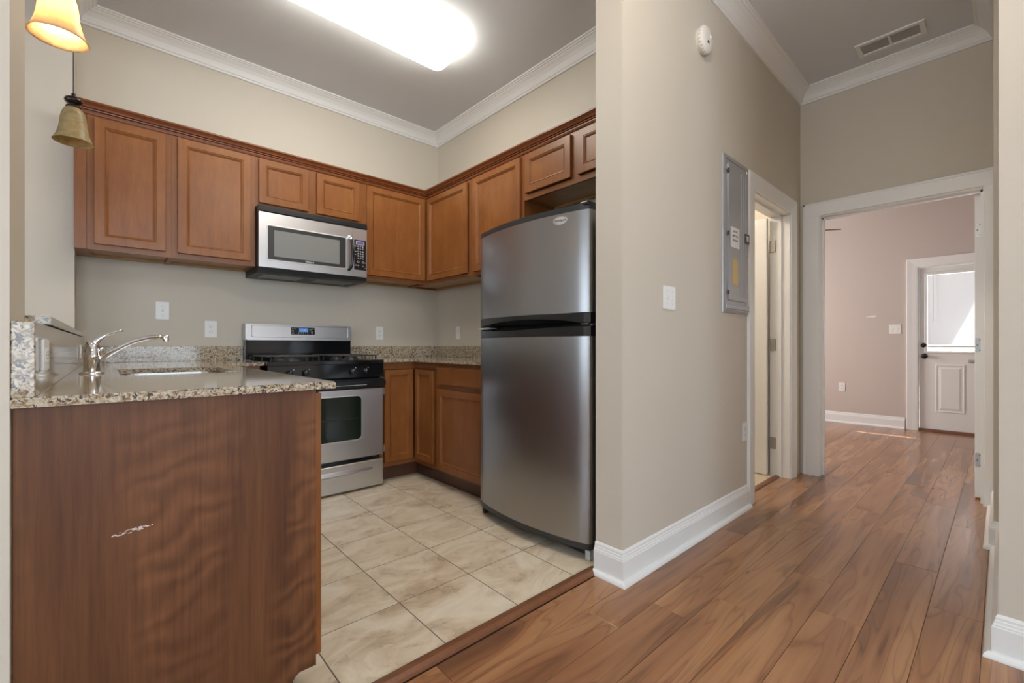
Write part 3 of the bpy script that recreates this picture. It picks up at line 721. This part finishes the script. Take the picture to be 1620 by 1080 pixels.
# ---------------------------------------------------------------- refrigerator
FY0, FY1 = 1.300, 2.135
fr = thing('refrigerator', 'stainless steel top freezer refrigerator with black sides and black handles', 'refrigerator', (2.0, 1.72, 0))
obj('body', MB().box(1.735, 2.345, FY0+.005, FY1-.005, .035, 1.68, .006), 'blackm', fr)
def bowx(t, xe=1.668, bow=.058, edge=.045):    # door front x at parameter t across the width
    w_ = FY1-FY0; y = FY0+t*w_; s_ = (t-.5)*2
    x = xe-bow*(1-s_*s_)
    return x, y
def doorpoly(xb, inset=0, n=28, edge=.02, push=0):
    P = []
    w_ = FY1-FY0
    for i in range(n+1):
        t = i/n; x, y = bowx(t)
        P.append((x-push+inset, y))
    # round the outer corners
    P[0] = (P[0][0]+.022, FY0+inset); P[-1] = (P[-1][0]+.022, FY1-inset)
    P.insert(1, (1.668-push+.008+inset, FY0+.004+inset)); P.insert(-1, (1.668-push+.008+inset, FY1-.004-inset))
    P.insert(2, (1.668-push+inset, FY0+.012+inset)); P.insert(-2, (1.668-push+inset, FY1-.012-inset))
    P = [p for i, p in enumerate(P) if not (i in (3,) or i == len(P)-4)]
    return P+[(xb, FY1-inset), (xb, FY0+inset)]
def fdoor(name, z0, z1, m, push=0, inset=0, xb=1.728, parent=fr):
    mb = MB(); P = doorpoly(xb, inset, push=push); n = len(P)
    vs = [(a, b, z0) for a, b in P]+[(a, b, z1) for a, b in P]
    mb.add(vs, [(i, (i+1) % n, n+(i+1) % n, n+i) for i in range(n-3)], True)
    mb.add(vs, [(i, (i+1) % n, n+(i+1) % n, n+i) for i in range(n-3, n)]+[tuple(range(n))[::-1], tuple(range(n, 2*n))])
    return obj(name, mb, m, parent)
dtop = fdoor('freezer_door', 1.180, 1.664, 'fridge')
dbot = fdoor('fridge_door', .088, 1.066, 'fridge')
fdoor('cap', 1.664, 1.692, 'darkgrey', 0.001, 0, parent=dtop)
fdoor('bottom_cap', .060, .088, 'darkgrey', .001, 0, parent=dbot)
def handle(z_lo, z_hi, parent, upper_):
    # black band across the door with a scooped pocket that deepens in the middle
    n = 30; mb = MB(); rows = []
    for i in range(n+1):
        t = i/n; x, y = bowx(t); y = min(max(y, FY0+.001), FY1-.001)
        if i in (0, n): x += .012
        sc = math.sin(PI*min(1, max(0, (t-.07)/.90)))**.7 if .07 < t < .97 else 0
        if upper_: zz = z_lo+.030*sc*(1-.35*t) ; rows.append([(1.728, y, z_lo+.004+.0*sc), (x+.030, y, z_lo+.004), (x+.010, y, zz), (x-.003, y, zz+.004), (x-.003, y, z_hi-.003), (x+.001, y, z_hi), (1.728, y, z_hi)])
        else: zz = z_hi-.004-.020*sc*t; rows.append([(1.728, y, z_hi-.004), (x+.030, y, z_hi-.004), (x+.010, y, zz), (x-.003, y, zz-.004), (x-.003, y, z_lo+.003), (x+.001, y, z_lo), (1.728, y, z_lo)])
    k_ = 7; vs = [p for r in rows for p in r]; fs = []
    for i in range(n):
        for q in range(k_): fs.append((i*k_+q, (i+1)*k_+q, (i+1)*k_+(q+1) % k_, i*k_+(q+1) % k_))
    mb.add(vs, fs, False); mb.add(rows[0], [tuple(range(k_))]); mb.add(rows[-1], [tuple(range(k_))])
    return obj('handle', mb, 'black', parent)
handle(1.127, 1.180, dtop, True); handle(1.066, 1.121, dbot, False)
obj('hinge', MB().box(1.66, 1.75, FY0+.002, FY0+.05, 1.1215, 1.1265, .001).lathe([(.007, 1.112), (.007, 1.136)], (1.70, FY0+.012, 0), 'z', 12), 'nickel', fr)
obj('hinge', MB().box(1.66, 1.72, FY1-.10, FY1-.002, 1.1215, 1.1262, .001), 'silver', fr)
obj('hinge_cover', MB().box(1.66, 1.80, FY0+.003, FY0+.055, 1.681, 1.703, .006), 'black', fr)
obj('toe_grille', MB().box(1.700, 1.735, FY0+.03, FY1-.03, .018, .058, .003), 'blackm', fr)
obj('foot', MB().box(1.675, 1.715, FY0+.006, FY0+.034, .008, .055, .003), 'grey', fr)
obj('foot', MB().box(1.685, 1.715, FY1-.034, FY1-.006, .008, .055, .003), 'blackm', fr)
ly = 1.452; lx = bowx((ly-FY0)/(FY1-FY0))[0]
ang = math.atan2(bowx((ly-FY0)/(FY1-FY0)+.02)[0]-bowx((ly-FY0)/(FY1-FY0)-.02)[0], .04*(FY1-FY0))
TL = Matrix.Translation((lx-.0015, ly, 1.632)) @ Matrix.Rotation(-PI/2-ang, 4, 'Z')
mb = MB(TL); mb.prism([(.040*math.cos(2*PI*k/40), .021*math.sin(2*PI*k/40)) for k in range(40)], -.001, .003, XZ)
bd = obj('badge', mb, 'silver', dtop)
mb = MB(TL); 
from mathutils import Euler
tt = text('lettering', 'Whirlpool', 'darkgrey', bd, (lx-.0030, ly, 1.631), (PI/2, 0, -PI/2-ang), .0155)
mb = MB(TL).tube([(.036*math.cos(a), -.0016, .0175*math.sin(a)+.001) for a in [PI*.15+PI*1.2*k/24 for k in range(25)]], .0006, 6); obj('swoosh', mb, 'darkgrey', bd)

# ---------------------------------------------------------------- range
rg = thing('gas_range', 'freestanding stainless gas range with black cooktop under the microwave', 'range', (1.1, 3.38, 0))
X0, X1 = .722, 1.480
obj('body', MB().box(X0, X1, 3.085, 3.675, .03, .895, .002), 'enamel', rg)
for x in (X0+.05, X1-.05): obj('foot', MB().lathe([(.018, .0065), (.018, .03)], (x, 3.14, 0), 'z', 14), 'blackm', rg)
ck = obj('cooktop', MB().box(X0-.003, X1+.003, 3.025, 3.62, .893, .921, .004), 'enamel', rg)
obj('vent_trim', MB().box(X0+.02, X1-.02, 3.58, 3.62, .921, .926, .001), 'enamel', ck)
# control panel, slightly sloped
cp = obj('control_panel', MB().prism([(3.030, .893), (3.10, .893), (3.10, .797), (3.020, .797), (3.018, .803)], X0, X1, YZ), 'enamel', rg)
for kx in (.843, .938, 1.245, 1.336):
    kb = MB().lathe([(.021, 3.024), (.021, 3.018), (.0185, 3.014), (.0165, 3.000), (.015, 2.997), (0, 2.997)], (kx, 0, .845), 'y', 28)
    kb.box(kx-.0035, kx+.0035, 2.988, 3.0, .826, .864, .0015)
    kk = obj('knob', kb, 'black', cp)
    obj('pointer', MB().box(kx-.001, kx+.001, 2.9872, 2.989, .848, .863), 'grey', kk)
    ms = MB().lathe([(.003, 3.0235), (.003, 3.022)], (kx+.027, 0, .868), 'y', 10); obj('burner_mark', ms, 'grey', cp)
text('lettering', 'Accubake', 'grey', cp, (1.29, 3.0215, .815), FACE_S, .011)
od = obj('oven_door', MB().rings(X0+.004, X1-.004, .238, .790, [(0, .045), (0, .004), (.004, 0), (.01, 0)], 0).__class__(Matrix.Translation((0, 3.022, 0))).rings(X0+.004, X1-.004, .238, .722, [(0, .06), (0, .004), (.004, 0), (.01, 0)]), 'steelh', rg)
obj('door_top_band', MB().box(X0+.002, X1-.002, 3.018, 3.082, .7225, .790, .003), 'black', od)
hd_ = MB(); hd_.box(X0+.01, X1-.005, 2.972, 2.992, .738, .782, .008); hd_.box(X0+.02, X0+.05, 2.985, 3.02, .742, .778, .003); hd_.box(X1-.04, X1-.01, 2.985, 3.02, .742, .778, .003)
oh = obj('handle', hd_, 'black', od); obj('highlight_strip', MB().box(X0+.08, X1-.15, 2.9712, 2.973, .7495, .7525), 'grey', oh)
wp = rrect(.888, 1.312, .372, .672, .030)
obj('window', MB().prism(wp, 3.0205, 3.026, XZ), 'glassblk', od)
mb = MB(); mb.sweep(wp, [(0, 3.022), (0, 3.0185), (-.005, 3.0185), (-.007, 3.022)], XZ, True); obj('window_trim', mb, 'silver', od)
mb = MB(); mb.box(.90, 1.295, 3.0195, 3.0205, .518, .5205); obj('oven_rack', mb, 'iron', od)
dw = obj('drawer', MB(Matrix.Translation((0, 3.022, 0))).rings(X0+.004, X1-.004, .022, .208, [(0, .06), (0, .004), (.004, 0), (.01, 0)]), 'steelh', rg)
# scooped drawer pull
mb = MB()
A = [(3.0215, .138), (3.012, .136), (3.006, .142), (3.010, .152), (3.0215, .170)]
xs = [X0+.10, X0+.16, X0+.30, X1-.30, X1-.14, X1-.085]; sc_ = [.05, .6, 1, 1, .6, .05]
rows = [[(x, 3.0215-(3.0215-a)*s, .150+(b-.150)*(.4+.6*s)) for a, b in A] for x, s in zip(xs, sc_)]
mb.add([p for r in rows for p in r], [(i*5+q, (i+1)*5+q, (i+1)*5+q+1, i*5+q+1) for i in range(5) for q in range(4)], True)
obj('pull', mb, 'steelh', dw)
# backguard
bgd = obj('backguard', MB().prism([(3.612, .921), (3.612, 1.060), (3.595, 1.066), (3.606, 1.165), (3.618, 1.178), (3.682, 1.178), (3.682, .921)], X0-.002, X1-.003, YZ), 'enamel', rg)
sy = lambda z: 3.5938+(z-1.066)*.111
def BG(a, b, h): return (a, sy(b)-h, b)
fp = rrect(X0-.004, X1-.001, 1.062, 1.178, .012)
mb = MB().prism(fp, 0, .004, BG); mb.box(X0-.004, X1-.001, 3.61, 3.684, 1.170, 1.1795, .003); mb.box(X0-.005, X0-.0025, 3.60, 3.684, 1.062, 1.174); mb.box(X1-.0025, X1, 3.60, 3.684, 1.062, 1.174)
ff = obj('facing', mb, 'steelh', bgd)
mb = MB().sweep(rrect(X0+.035, X1-.035, 1.088, 1.165, .012), [(0, .004), (-.001, .007), (-.004, .0075), (-.006, .004)], BG, True); obj('embossed_border', mb, 'steelh', ff)
dp = obj('display_panel', MB().prism(rrect(1.015, 1.187, 1.106, 1.160, .005), .004, .0065, BG), 'black', bgd)
obj('clock', MB().prism(rrect(1.073, 1.138, 1.126, 1.154, .002), .0065, .0075, BG), 'lcd', dp)
text('digits', '1:08', 'grey', dp, (1.106, sy(1.14)-.0085, 1.140), (PI/2+.11, 0, 0), .018)
mb = MB()
for (x, z, r) in [(1.028, 1.150, .005), (1.046, 1.150, .006), (1.028, 1.134, .006), (1.028, 1.117, .006), (1.152, 1.146, .007), (1.160, 1.146, .005), (1.172, 1.150, .006), (1.166, 1.128, .007), (1.166, 1.114, .004)]+[(1.070+.016*i, 1.121, .0035) for i in range(5)]+[(1.070+.016*i, 1.1125, .0022) for i in range(5)]:
    mb.sweep([(x+r*math.cos(a*PI/6), z+r*.8*math.sin(a*PI/6)) for a in range(12)], [(0, .0065), (0, .0072), (.0012, .0072), (.0012, .0065)], BG, True)
obj('button', mb, 'grey', dp)['kind'] = 'stuff'
be = obj('badge', MB().prism([(1.103+.024*math.cos(2*PI*k/32), 1.0735+.0065*math.sin(2*PI*k/32)) for k in range(32)], .004, .006, BG), 'silver', bgd)
text('lettering', 'Whirlpool', 'grey', be, (1.103, sy(1.0735)-.0066, 1.0735), (PI/2+.11, 0, 0), .009)
# burners and grates
for (bx, by, r) in ((.90, 3.17, .045), (.90, 3.45, .038), (1.30, 3.17, .045), (1.30, 3.45, .036)):
    bb = obj('burner', MB().lathe([(r+.012, .921), (r+.010, .926), (r, .929), (r, .936)], (bx, by, 0), 'z', 28), 'iron', ck)
    obj('burner_cap', MB().lathe([(r-.002, .936), (r-.001, .941), (r-.008, .944), (0, .944)], (bx, by, 0), 'z', 28), 'iron', bb)
def grate(cx, w_):
    mb = MB(); zt, zb, r = .952, .922, .0048
    x0, x1, y0, y1 = cx-w_/2, cx+w_/2, 3.065, 3.555
    def bar(a, b, zz=zt): mb.tube([(a[0], a[1], zz), (b[0], b[1], zz)], r, 8)
    c = [(x0+.02, y0), (x1-.02, y0), (x1, y0+.02), (x1, y1-.02), (x1-.02, y1), (x0+.02, y1), (x0, y1-.02), (x0, y0+.02)]
    for i in range(8): bar(c[i], c[(i+1) % 8])
    ym = (y0+y1)/2; bar((x0, ym), (x1, ym))
    for yy in (3.17, 3.45):
        bar((x0, yy), (cx-.028, yy)); bar((cx+.028, yy), (x1, yy))
    bar((cx, y0), (cx, 3.142)); bar((cx, 3.198), (cx, 3.422)); bar((cx, 3.478), (cx, y1))
    for a in ((x0+.004, y0+.02), (x1-.004, y0+.02), (x0+.004, y1-.02), (x1-.004, y1-.02), (x0+.004, ym), (x1-.004, ym), (cx-.06, y0), (cx+.06, y0)):
        mb.tube([(a[0], a[1], zb), (a[0], a[1], zt)], r, 8)
    return obj('grate', mb, 'iron', ck)
grate(.90, .30); grate(1.30, .30)

# ---------------------------------------------------------------- microwave
mw = thing('microwave', 'over the range stainless microwave with black trim and keypad', 'microwave', (1.108, 3.5, 1.515))
A0, A1, F = .735, 1.483, 3.310
bd = obj('body', MB().box(A0+.001, A1-.001, F+.02, 3.700, 1.530, 1.9615, .003), 'blackm', mw)
obj('top_vent', MB().prism([(F+.004, 1.915), (F-.004, 1.922), (F+.002, 1.956), (F+.010, 1.9612), (F+.03, 1.9612), (F+.03, 1.915)], A0, A1, YZ), 'black', mw)
dr = obj('door', MB().prism(rrect(A0+.001, 1.369, 1.548, 1.914, .005), F, F+.022, XZ, .001), 'steelh', mw)
wpm = rrect(.789, 1.316, 1.602, 1.828, .010)
obj('window_surround', MB().prism(wpm, F-.0015, F+.004, XZ), 'darkgrey', dr)
mb = MB().sweep(wpm, [(0, F), (0, F-.003), (-.005, F-.003), (-.007, F)], XZ, True); obj('window_border', mb, 'silver', dr)
obj('screen', MB().prism(rrect(.829, 1.270, 1.625, 1.802, .004), F-.003, F-.0012, XZ), 'mwglass', dr)
text('lettering', 'Whirlpool', 'silver', dr, (1.058, F-.0025, 1.6135), FACE_S, .014, bold=.0004)
hp = [Vector((1.342, F-.002, 1.838)), Vector((1.345, F-.030, 1.825)), Vector((1.350, F-.040, 1.77)), Vector((1.352, F-.044, 1.70)), Vector((1.350, F-.038, 1.64)), Vector((1.344, F-.028, 1.605)), Vector((1.338, F-.002, 1.592))]
P = smooth_path(hp, 5); obj('handle', MB().tube(P, [.010]*len(P), 12), 'black', dr)
obj('handle_cap', MB().tube(P[:9], [.0125-.0004*i for i in range(9)], 14), 'chrome', dr)
cp = obj('control_panel', MB().prism(rrect(1.3705, A1-.001, 1.548, 1.914, .003), F, F+.022, XZ, .001), 'steelh', mw)
kp = obj('keypad', MB().prism(rrect(1.381, 1.474, 1.600, 1.828, .003), F-.002, F+.002, XZ), 'black', cp)
dsp = obj('display', MB().prism(rrect(1.396, 1.456, 1.794, 1.816, .004), F-.0035, F-.001, XZ), 'lcdp', kp)
mb = MB().sweep(rrect(1.396, 1.456, 1.794, 1.816, .004), [(0, F-.001), (0, F-.004), (-.003, F-.004), (-.003, F-.001)], XZ, True); obj('display_border', mb, 'grey', dsp)
mb = MB()
def btn(x, z, r=.0058):
    mb.sweep([(x+r*math.cos(a*PI/5), z+r*math.sin(a*PI/5)) for a in range(10)], [(0, F-.0018), (0, F-.0034), (.0022, F-.0034), (.0022, F-.0018)], XZ, True)
for i, x in enumerate((1.390, 1.410, 1.428, 1.447)): btn(x, 1.780-.001*(i % 2))
for x in (1.410, 1.428, 1.447): btn(x, 1.762, .005)
for r_ in range(3):
    for c_ in range(3): btn(1.411+.0185*c_, 1.740-.0165*r_)
btn(1.4295, 1.690); btn(1.411, 1.688, .004); btn(1.449, 1.687, .004); btn(1.392, 1.738, .004); btn(1.392, 1.716, .003)
for x, z, r in ((1.412, 1.662, .0085), (1.449, 1.660, .0085), (1.465, 1.658, .003), (1.394, 1.634, .004), (1.412, 1.634, .005), (1.449, 1.630, .004), (1.466, 1.616, .003)): btn(x, z, r)
obj('button', mb, 'grey', kp)['kind'] = 'stuff'
bt = obj('bottom', MB().prism([(F+.012, 1.547), (F+.020, 1.520), (F+.06, 1.513), (3.695, 1.513), (3.695, 1.547)], A0+.001, A1-.001, YZ), 'blackm', mw)
for a, b in ((.80, 1.04), (1.16, 1.40)):
    mb = MB()
    for i in range(9): mb.box(a, b, 3.42+.02*i, 3.426+.02*i, 1.5115, 1.5135)
    mb.box(a-.006, a, 3.412, 3.60, 1.511, 1.5135).box(b, b+.006, 3.412, 3.60, 1.511, 1.5135)
    obj('grease_filter', mb, 'nickel', bt)
obj('lamp_cover', MB().box(1.05, 1.15, 3.36, 3.40, 1.5105, 1.5135, .001), 'darkgrey', bt)

# ---------------------------------------------------------------- switches and outlets
def plate(kind, T, label, group=None):          # local: front faces -y, centre at origin
    t = thing('outlet' if kind == 'outlet' else 'light_switch', label, 'outlet' if kind == 'outlet' else 'light switch', T.translation, group)
    w_, h_ = (.035, .0575) if kind in ('outlet', 'switch') else (.0575, .0575)
    obj('cover_plate', MB(T).prism(rrect(-w_, w_, -h_, h_, .004), -.006, -.0005, XZ, .002), 'plastic', t)
    xs = [0] if kind in ('outlet', 'switch') else [-.023, .023]
    for x in xs:
        if kind == 'outlet':
            for z in (.019, -.019):
                r = obj('receptacle', MB(T).prism(rrect(x-.0165, x+.0165, z-.0135, z+.0135, .006), -.0075, -.005, XZ), 'plastic', t)
                obj('slot', MB(T).box(x-.008, x-.0055, -.0079, -.007, z-.003, z+.006).box(x+.0055, x+.008, -.0079, -.007, z-.003, z+.005).box(x-.002, x+.002, -.0079, -.007, z-.010, z-.006), 'slot', r)
        else:
            mb = MB(T).box(x-.005, x+.005, -.0068, -.005, -.012, .012); r = obj('collar', mb, 'ivory', t)
            mb = MB(T).prism([(-.006, -.007), (-.014, .003), (-.014, .009), (-.006, .007)], x-.0035, x+.0035, YZ); obj('toggle', mb, 'plastic', t)
    for x in xs:
        for z in ((0,) if kind == 'outlet' else (.030, -.030)): obj('screw', MB(T).lathe([(.003, -.0066), (.003, -.0055)], (x, 0, z), 'y', 10), 'grey', t)
    return t
TT = Matrix.Translation
plate('switch', TT((.262, 3.71, 1.252)), 'white toggle light switch on the back wall above the faucet')
plate('outlet', TT((.527, 3.71, 1.137)), 'white outlet on the back wall just left of the range')
plate('outlet', TT((1.775, 3.71, 1.132)), 'white outlet on the back wall between the range and the corner')
plate('switch', TW(2.38, 0) @ TT((-3.36, 0, 1.14)), 'small white switch on the right kitchen wall beside the fridge')
TE = Matrix.Rotation(PI/2, 4, 'Z')              # front faces +X
ROT = Matrix.Rotation(PI/2, 4, 'Y')
plate('outlet', TT((-.108, 1.43, 1.000)) @ TE @ ROT, 'white outlet on the granite side splash nearest the camera')
plate('outlet', TT((-.108, 3.10, .990)) @ TE @ ROT, 'white outlet on the granite side splash behind the faucet')
plate('double', TT((2.03, 1.10, 1.254)), 'white double light switch on the hall wall left of the breaker panel')
plate('outlet', TT((2.975, 1.10, .48)), 'white outlet low on the hall wall below the breaker panel')
plate('double', TW(7.25, 0) @ TT((-.908, 0, 1.228)), 'white double switch beside the far exterior door')
plate('outlet', TW(7.25, 0) @ TT((-1.447, 0, .475)), 'white outlet low on the far bedroom wall')

# breaker panel
ep = thing('breaker_panel', 'tall grey metal breaker panel on the hall wall beside the doorway', 'breaker panel', (2.823, 1.10, 1.21))
TE_ = Matrix.Translation((0, 1.10, 0)); a0, a1, c0, c1 = 2.634, 3.008, 1.215, 2.148
obj('frame', MB(TE_).rings(a0, a1, c0, c1, [(0, 0), (0, -.004), (.004, -.010), (.016, -.016), (.030, -.016), (.032, -.012)]), 'panelgrey', ep)
pdr = obj('door', MB(TE_).prism(rrect(a0+.055, a1-.045, c0+.075, c1-.055, .006), -.022, -.010, XZ, .002), 'panelgrey', ep)
mb = MB(TE_)
for x in (2.868, 2.902, 2.936): mb.prism([(x-.006, -.0215), (x-.002, -.0255), (x+.002, -.0255), (x+.006, -.0215)], c0+.10, c1-.08, lambda a, b, h: (a, b, h))
obj('rib', mb, 'panelgrey', pdr)
obj('bottom_flange', MB(TE_).box(a0+.02, a1-.015, -.024, -.012, c0+.022, c0+.052, .003), 'panelgrey', ep)
for z in (c1-.10, (c0+c1)/2+.0, c0+.12): obj('hinge', MB(TE_).lathe([(.006, z-.012), (.006, z+.012)], (a0+.052, -.020, 0), 'z', 10), 'darkgrey', ep)
lt = obj('latch', MB(TE_).box(2.925, 2.985, -.028, -.018, 1.655, 1.715, .003), 'darkgrey', ep)
obj('latch_slide', MB(TE_).box(2.940, 2.968, -.030, -.027, 1.668, 1.702, .002), 'grey', lt)
pp = obj('paper_label', MB(TE_).box(2.712, 2.840, -.0232, -.0222, 1.605, 1.725), 'paper', pdr)
for i, s_t in enumerate(('CIRCUIT', 'DIRECTORY', 'SEE INSIDE')): text('lettering', s_t, 'slot', pp, (2.776, 1.10-.0236, 1.700-.026*i), FACE_S, .015)
mb = MB(TE_).prism([(2.745, 1.385), (2.815, 1.380), (2.812, 1.515), (2.788, 1.545), (2.738, 1.530), (2.748, 1.50)], -.0236, -.0224, XZ); obj('yellow_tag', mb, 'manila', pdr)

# smoke detector
sd = thing('smoke_detector', 'round white smoke detector high on the hall wall', 'smoke detector', (2.375, 1.10, 2.662))
obj('mount', MB().lathe([(.066, 1.0995), (.066, 1.086)], (2.375, 0, 2.662), 'y', 40), 'ivory', sd)
obj('housing', MB().lathe([(.070, 1.087), (.072, 1.080), (.070, 1.068), (.064, 1.062), (.060, 1.058), (.030, 1.054), (0, 1.053)], (2.375, 0, 2.662), 'y', 48), 'ivory', sd)
mb = MB()
for k in range(24):
    a = 2*PI*k/24; mb.box(2.375+.0705*math.cos(a)-.002, 2.375+.0705*math.cos(a)+.002, 1.068, 1.082, 2.662+.0705*math.sin(a)-.002, 2.662+.0705*math.sin(a)+.002)
obj('vent_slot', mb, 'grey', sd)['kind'] = 'stuff'
obj('test_button', MB().lathe([(.012, 1.0555), (.012, 1.052), (0, 1.0515)], (2.395, 0, 2.672), 'y', 20), 'plastic', sd)
obj('sounder', MB().box(2.355, 2.372, 1.0515, 1.056, 2.630, 2.642, .001), 'slot', sd)

# ceiling vent
vt = thing('ceiling_vent', 'white two section air return grille in the hall ceiling', 'vent', (3.83, .50, H))
vx0, vx1, vy0, vy1 = 3.745, 3.925, .330, .680
mb = MB()
for b in ((vx0, vx0+.028, vy0, vy1), (vx1-.028, vx1, vy0, vy1), (vx0+.028, vx1-.028, vy0, vy0+.028), (vx0+.028, vx1-.028, vy1-.028, vy1), (vx0+.028, vx1-.028, .497, .513)):
    mb.box(b[0], b[1], b[2], b[3], H-.010, H-.0005, .002)
obj('frame', mb, 'trim', vt)
mb = MB()
for i in range(9):
    x = vx0+.034+i*.0137
    for ya, yb in ((vy0+.028, .497), (.513, vy1-.028)): mb.add([(x, ya, H-.005), (x+.011, ya, H-.0015), (x+.011, yb, H-.0015), (x, yb, H-.005)], [(0, 1, 2, 3)]).add([(x+.001, ya, H-.005), (x+.012, ya, H-.0015), (x+.012, yb, H-.0015), (x+.001, yb, H-.005)], [(3, 2, 1, 0)])
obj('louver', mb, 'trim', vt)['kind'] = 'stuff'
obj('backing', MB().box(vx0+.02, vx1-.02, vy0+.02, vy1-.02, H-.0012, H-.0004), 'trim', vt)

# ceiling light
cl = thing('ceiling_light', 'long glowing wraparound fluorescent ceiling light over the kitchen', 'ceiling light', (1.13, 2.52, H))
LX0, LX1, LY0, LY1 = .50, 1.745, 2.335, 2.700
obj('base_tray', MB().box(LX0+.01, LX1-.012, LY0+.015, LY1-.015, H-.045, H-.0005, .002), 'trim', cl)
def rr3(x0, x1, y0, y1, r, z): return [(a, b, z) for a, b in rrect(x0, x1, y0, y1, r, 8)]
L = [rr3(LX0, LX1, LY0, LY1, .03, H-.038), rr3(LX0, LX1, LY0, LY1, .05, H-.075), rr3(LX0+.010, LX1-.010, LY0+.010, LY1-.010, .055, H-.092), rr3(LX0+.035, LX1-.035, LY0+.035, LY1-.035, .055, H-.100)]
n = len(L[0]); vs = [p for l in L for p in l]; fs = [(i*n+k, i*n+(k+1) % n, (i+1)*n+(k+1) % n, (i+1)*n+k) for i in range(3) for k in range(n)]+[tuple(range(3*n, 4*n)), tuple(range(n))]
obj('diffuser', MB().add(vs, fs, True), 'diff', cl)

# pendants
def pendant(x, y, zb, lit, label, scale=1.0):
    t = thing('pendant_lamp', label, 'pendant lamp', (x, y, H), 'bell shaped pendant lamps over the bar ledge')
    s = .95; zt = zb+.155*s
    outer = [(.070, 0), (.0665, .005), (.060, .018), (.0535, .038), (.0485, .062), (.0455, .090), (.042, .115), (.036, .136), (.029, .148), (.022, .154)]
    mb = MB().lathe([(r*s, zb+h*s) for r, h in outer]+[(max(r-.0035, .001)*s, zb+h*s-.001) for r, h in outer[::-1]]+[(outer[0][0]*s, zb)], (x, y, 0), 'z', 48, False)
    obj('lamp_shade', mb, 'shade_lit' if lit else 'shade', t)
    mb = MB().lathe([(.024*s, zt-.003), (.027*s, zt+.001), (.025*s, zt+.006), (.014*s, zt+.009), (.012*s, zt+.014), (.020*s, zt+.016), (.029*s, zt+.022), (.0315*s, zt+.030), (.029*s, zt+.038), (.018*s, zt+.045), (.010*s, zt+.047), (.007*s, zt+.050), (.0075*s, zt+.060), (.003, zt+.063)], (x, y, 0), 'z', 36)
    obj('socket', mb, 'bronze', t)
    obj('cord', MB().tube([(x, y, zt+.06), (x, y, H-.02)], .0022, 8), 'wire', t)
    obj('canopy', MB().lathe([(.006, H-.03), (.018, H-.022), (.028, H-.008), (.028, H-.0005)], (x, y, 0), 'z', 32), 'bronze', t)
    b = obj('bulb', MB().lathe([(.0, zb+.045), (.012, zb+.048), (.019, zb+.060), (.020, zb+.072), (.014, zb+.090), (.010, zb+.110), (.010, zt)], (x, y, 0), 'z', 20), 'bulb' if lit else 'plastic', t)
    return t
pendant(-.112, 2.678, 1.893, False, 'unlit bell shaped pendant lamp beside the wall cabinets')
pendant(-.108, 1.843, 1.914, True, 'glowing bell shaped pendant lamp nearest the camera at upper left')

# unseen ceiling fixtures added for the bathroom and hall lamps, and the fan whose blade tip shows over the far doorway
for (x, y, nm, lb) in ((3.2, 2.2, 'dome_light', 'added white dome light on the bathroom ceiling, out of view'), (1.15, .35, 'dome_light', 'round white dome light on the ceiling above the camera')):
    t = thing(nm, lb, 'ceiling light', (x, y, H))
    obj('base', MB().lathe([(.14, H-.02), (.14, H-.0005)], (x, y, 0), 'z', 32), 'trim', t)
fn = thing('ceiling_fan', 'dark wood ceiling fan in the far room, one blade tip showing', 'ceiling fan', (6.05, 1.75, H))
fz = 2.385
obj('downrod', MB().lathe([(.012, fz+.05), (.012, H)], (6.05, 1.75, 0), 'z', 12), 'knobdark', fn)
obj('motor', MB().lathe([(.04, fz-.07), (.10, fz-.05), (.12, fz), (.10, fz+.05), (.02, fz+.07)], (6.05, 1.75, 0), 'z', 32), 'knobdark', fn)
th0 = math.atan2(1.20-1.75, 5.62-6.05)
for k in range(5):
    a = th0+2*PI*k/5
    T = Matrix.Translation((6.05, 1.75, fz)) @ Matrix.Rotation(a, 4, 'Z') @ Matrix.Rotation(.18, 4, 'X')
    obj('blade', MB(T).prism(rrect(.14, .56, -.065, .065, .05), -.004, .004), 'fan', fn)
# paint patch on the bedroom wall
tag(obj('paint_patch', MB().prism([(1.20, 1.385), (1.17, 1.392), (1.13, 1.385), (1.09, 1.392), (1.085, 1.402), (1.11, 1.41), (1.15, 1.402), (1.18, 1.398)], 7.2485, 7.2496, YZ), 'trim', off=(0, 0, 0)), 'small pale paint patch on the far wall left of the double switch', 'paint patch')
for o in bpy.data.objects:
    if '_base' in o: del o['_base']
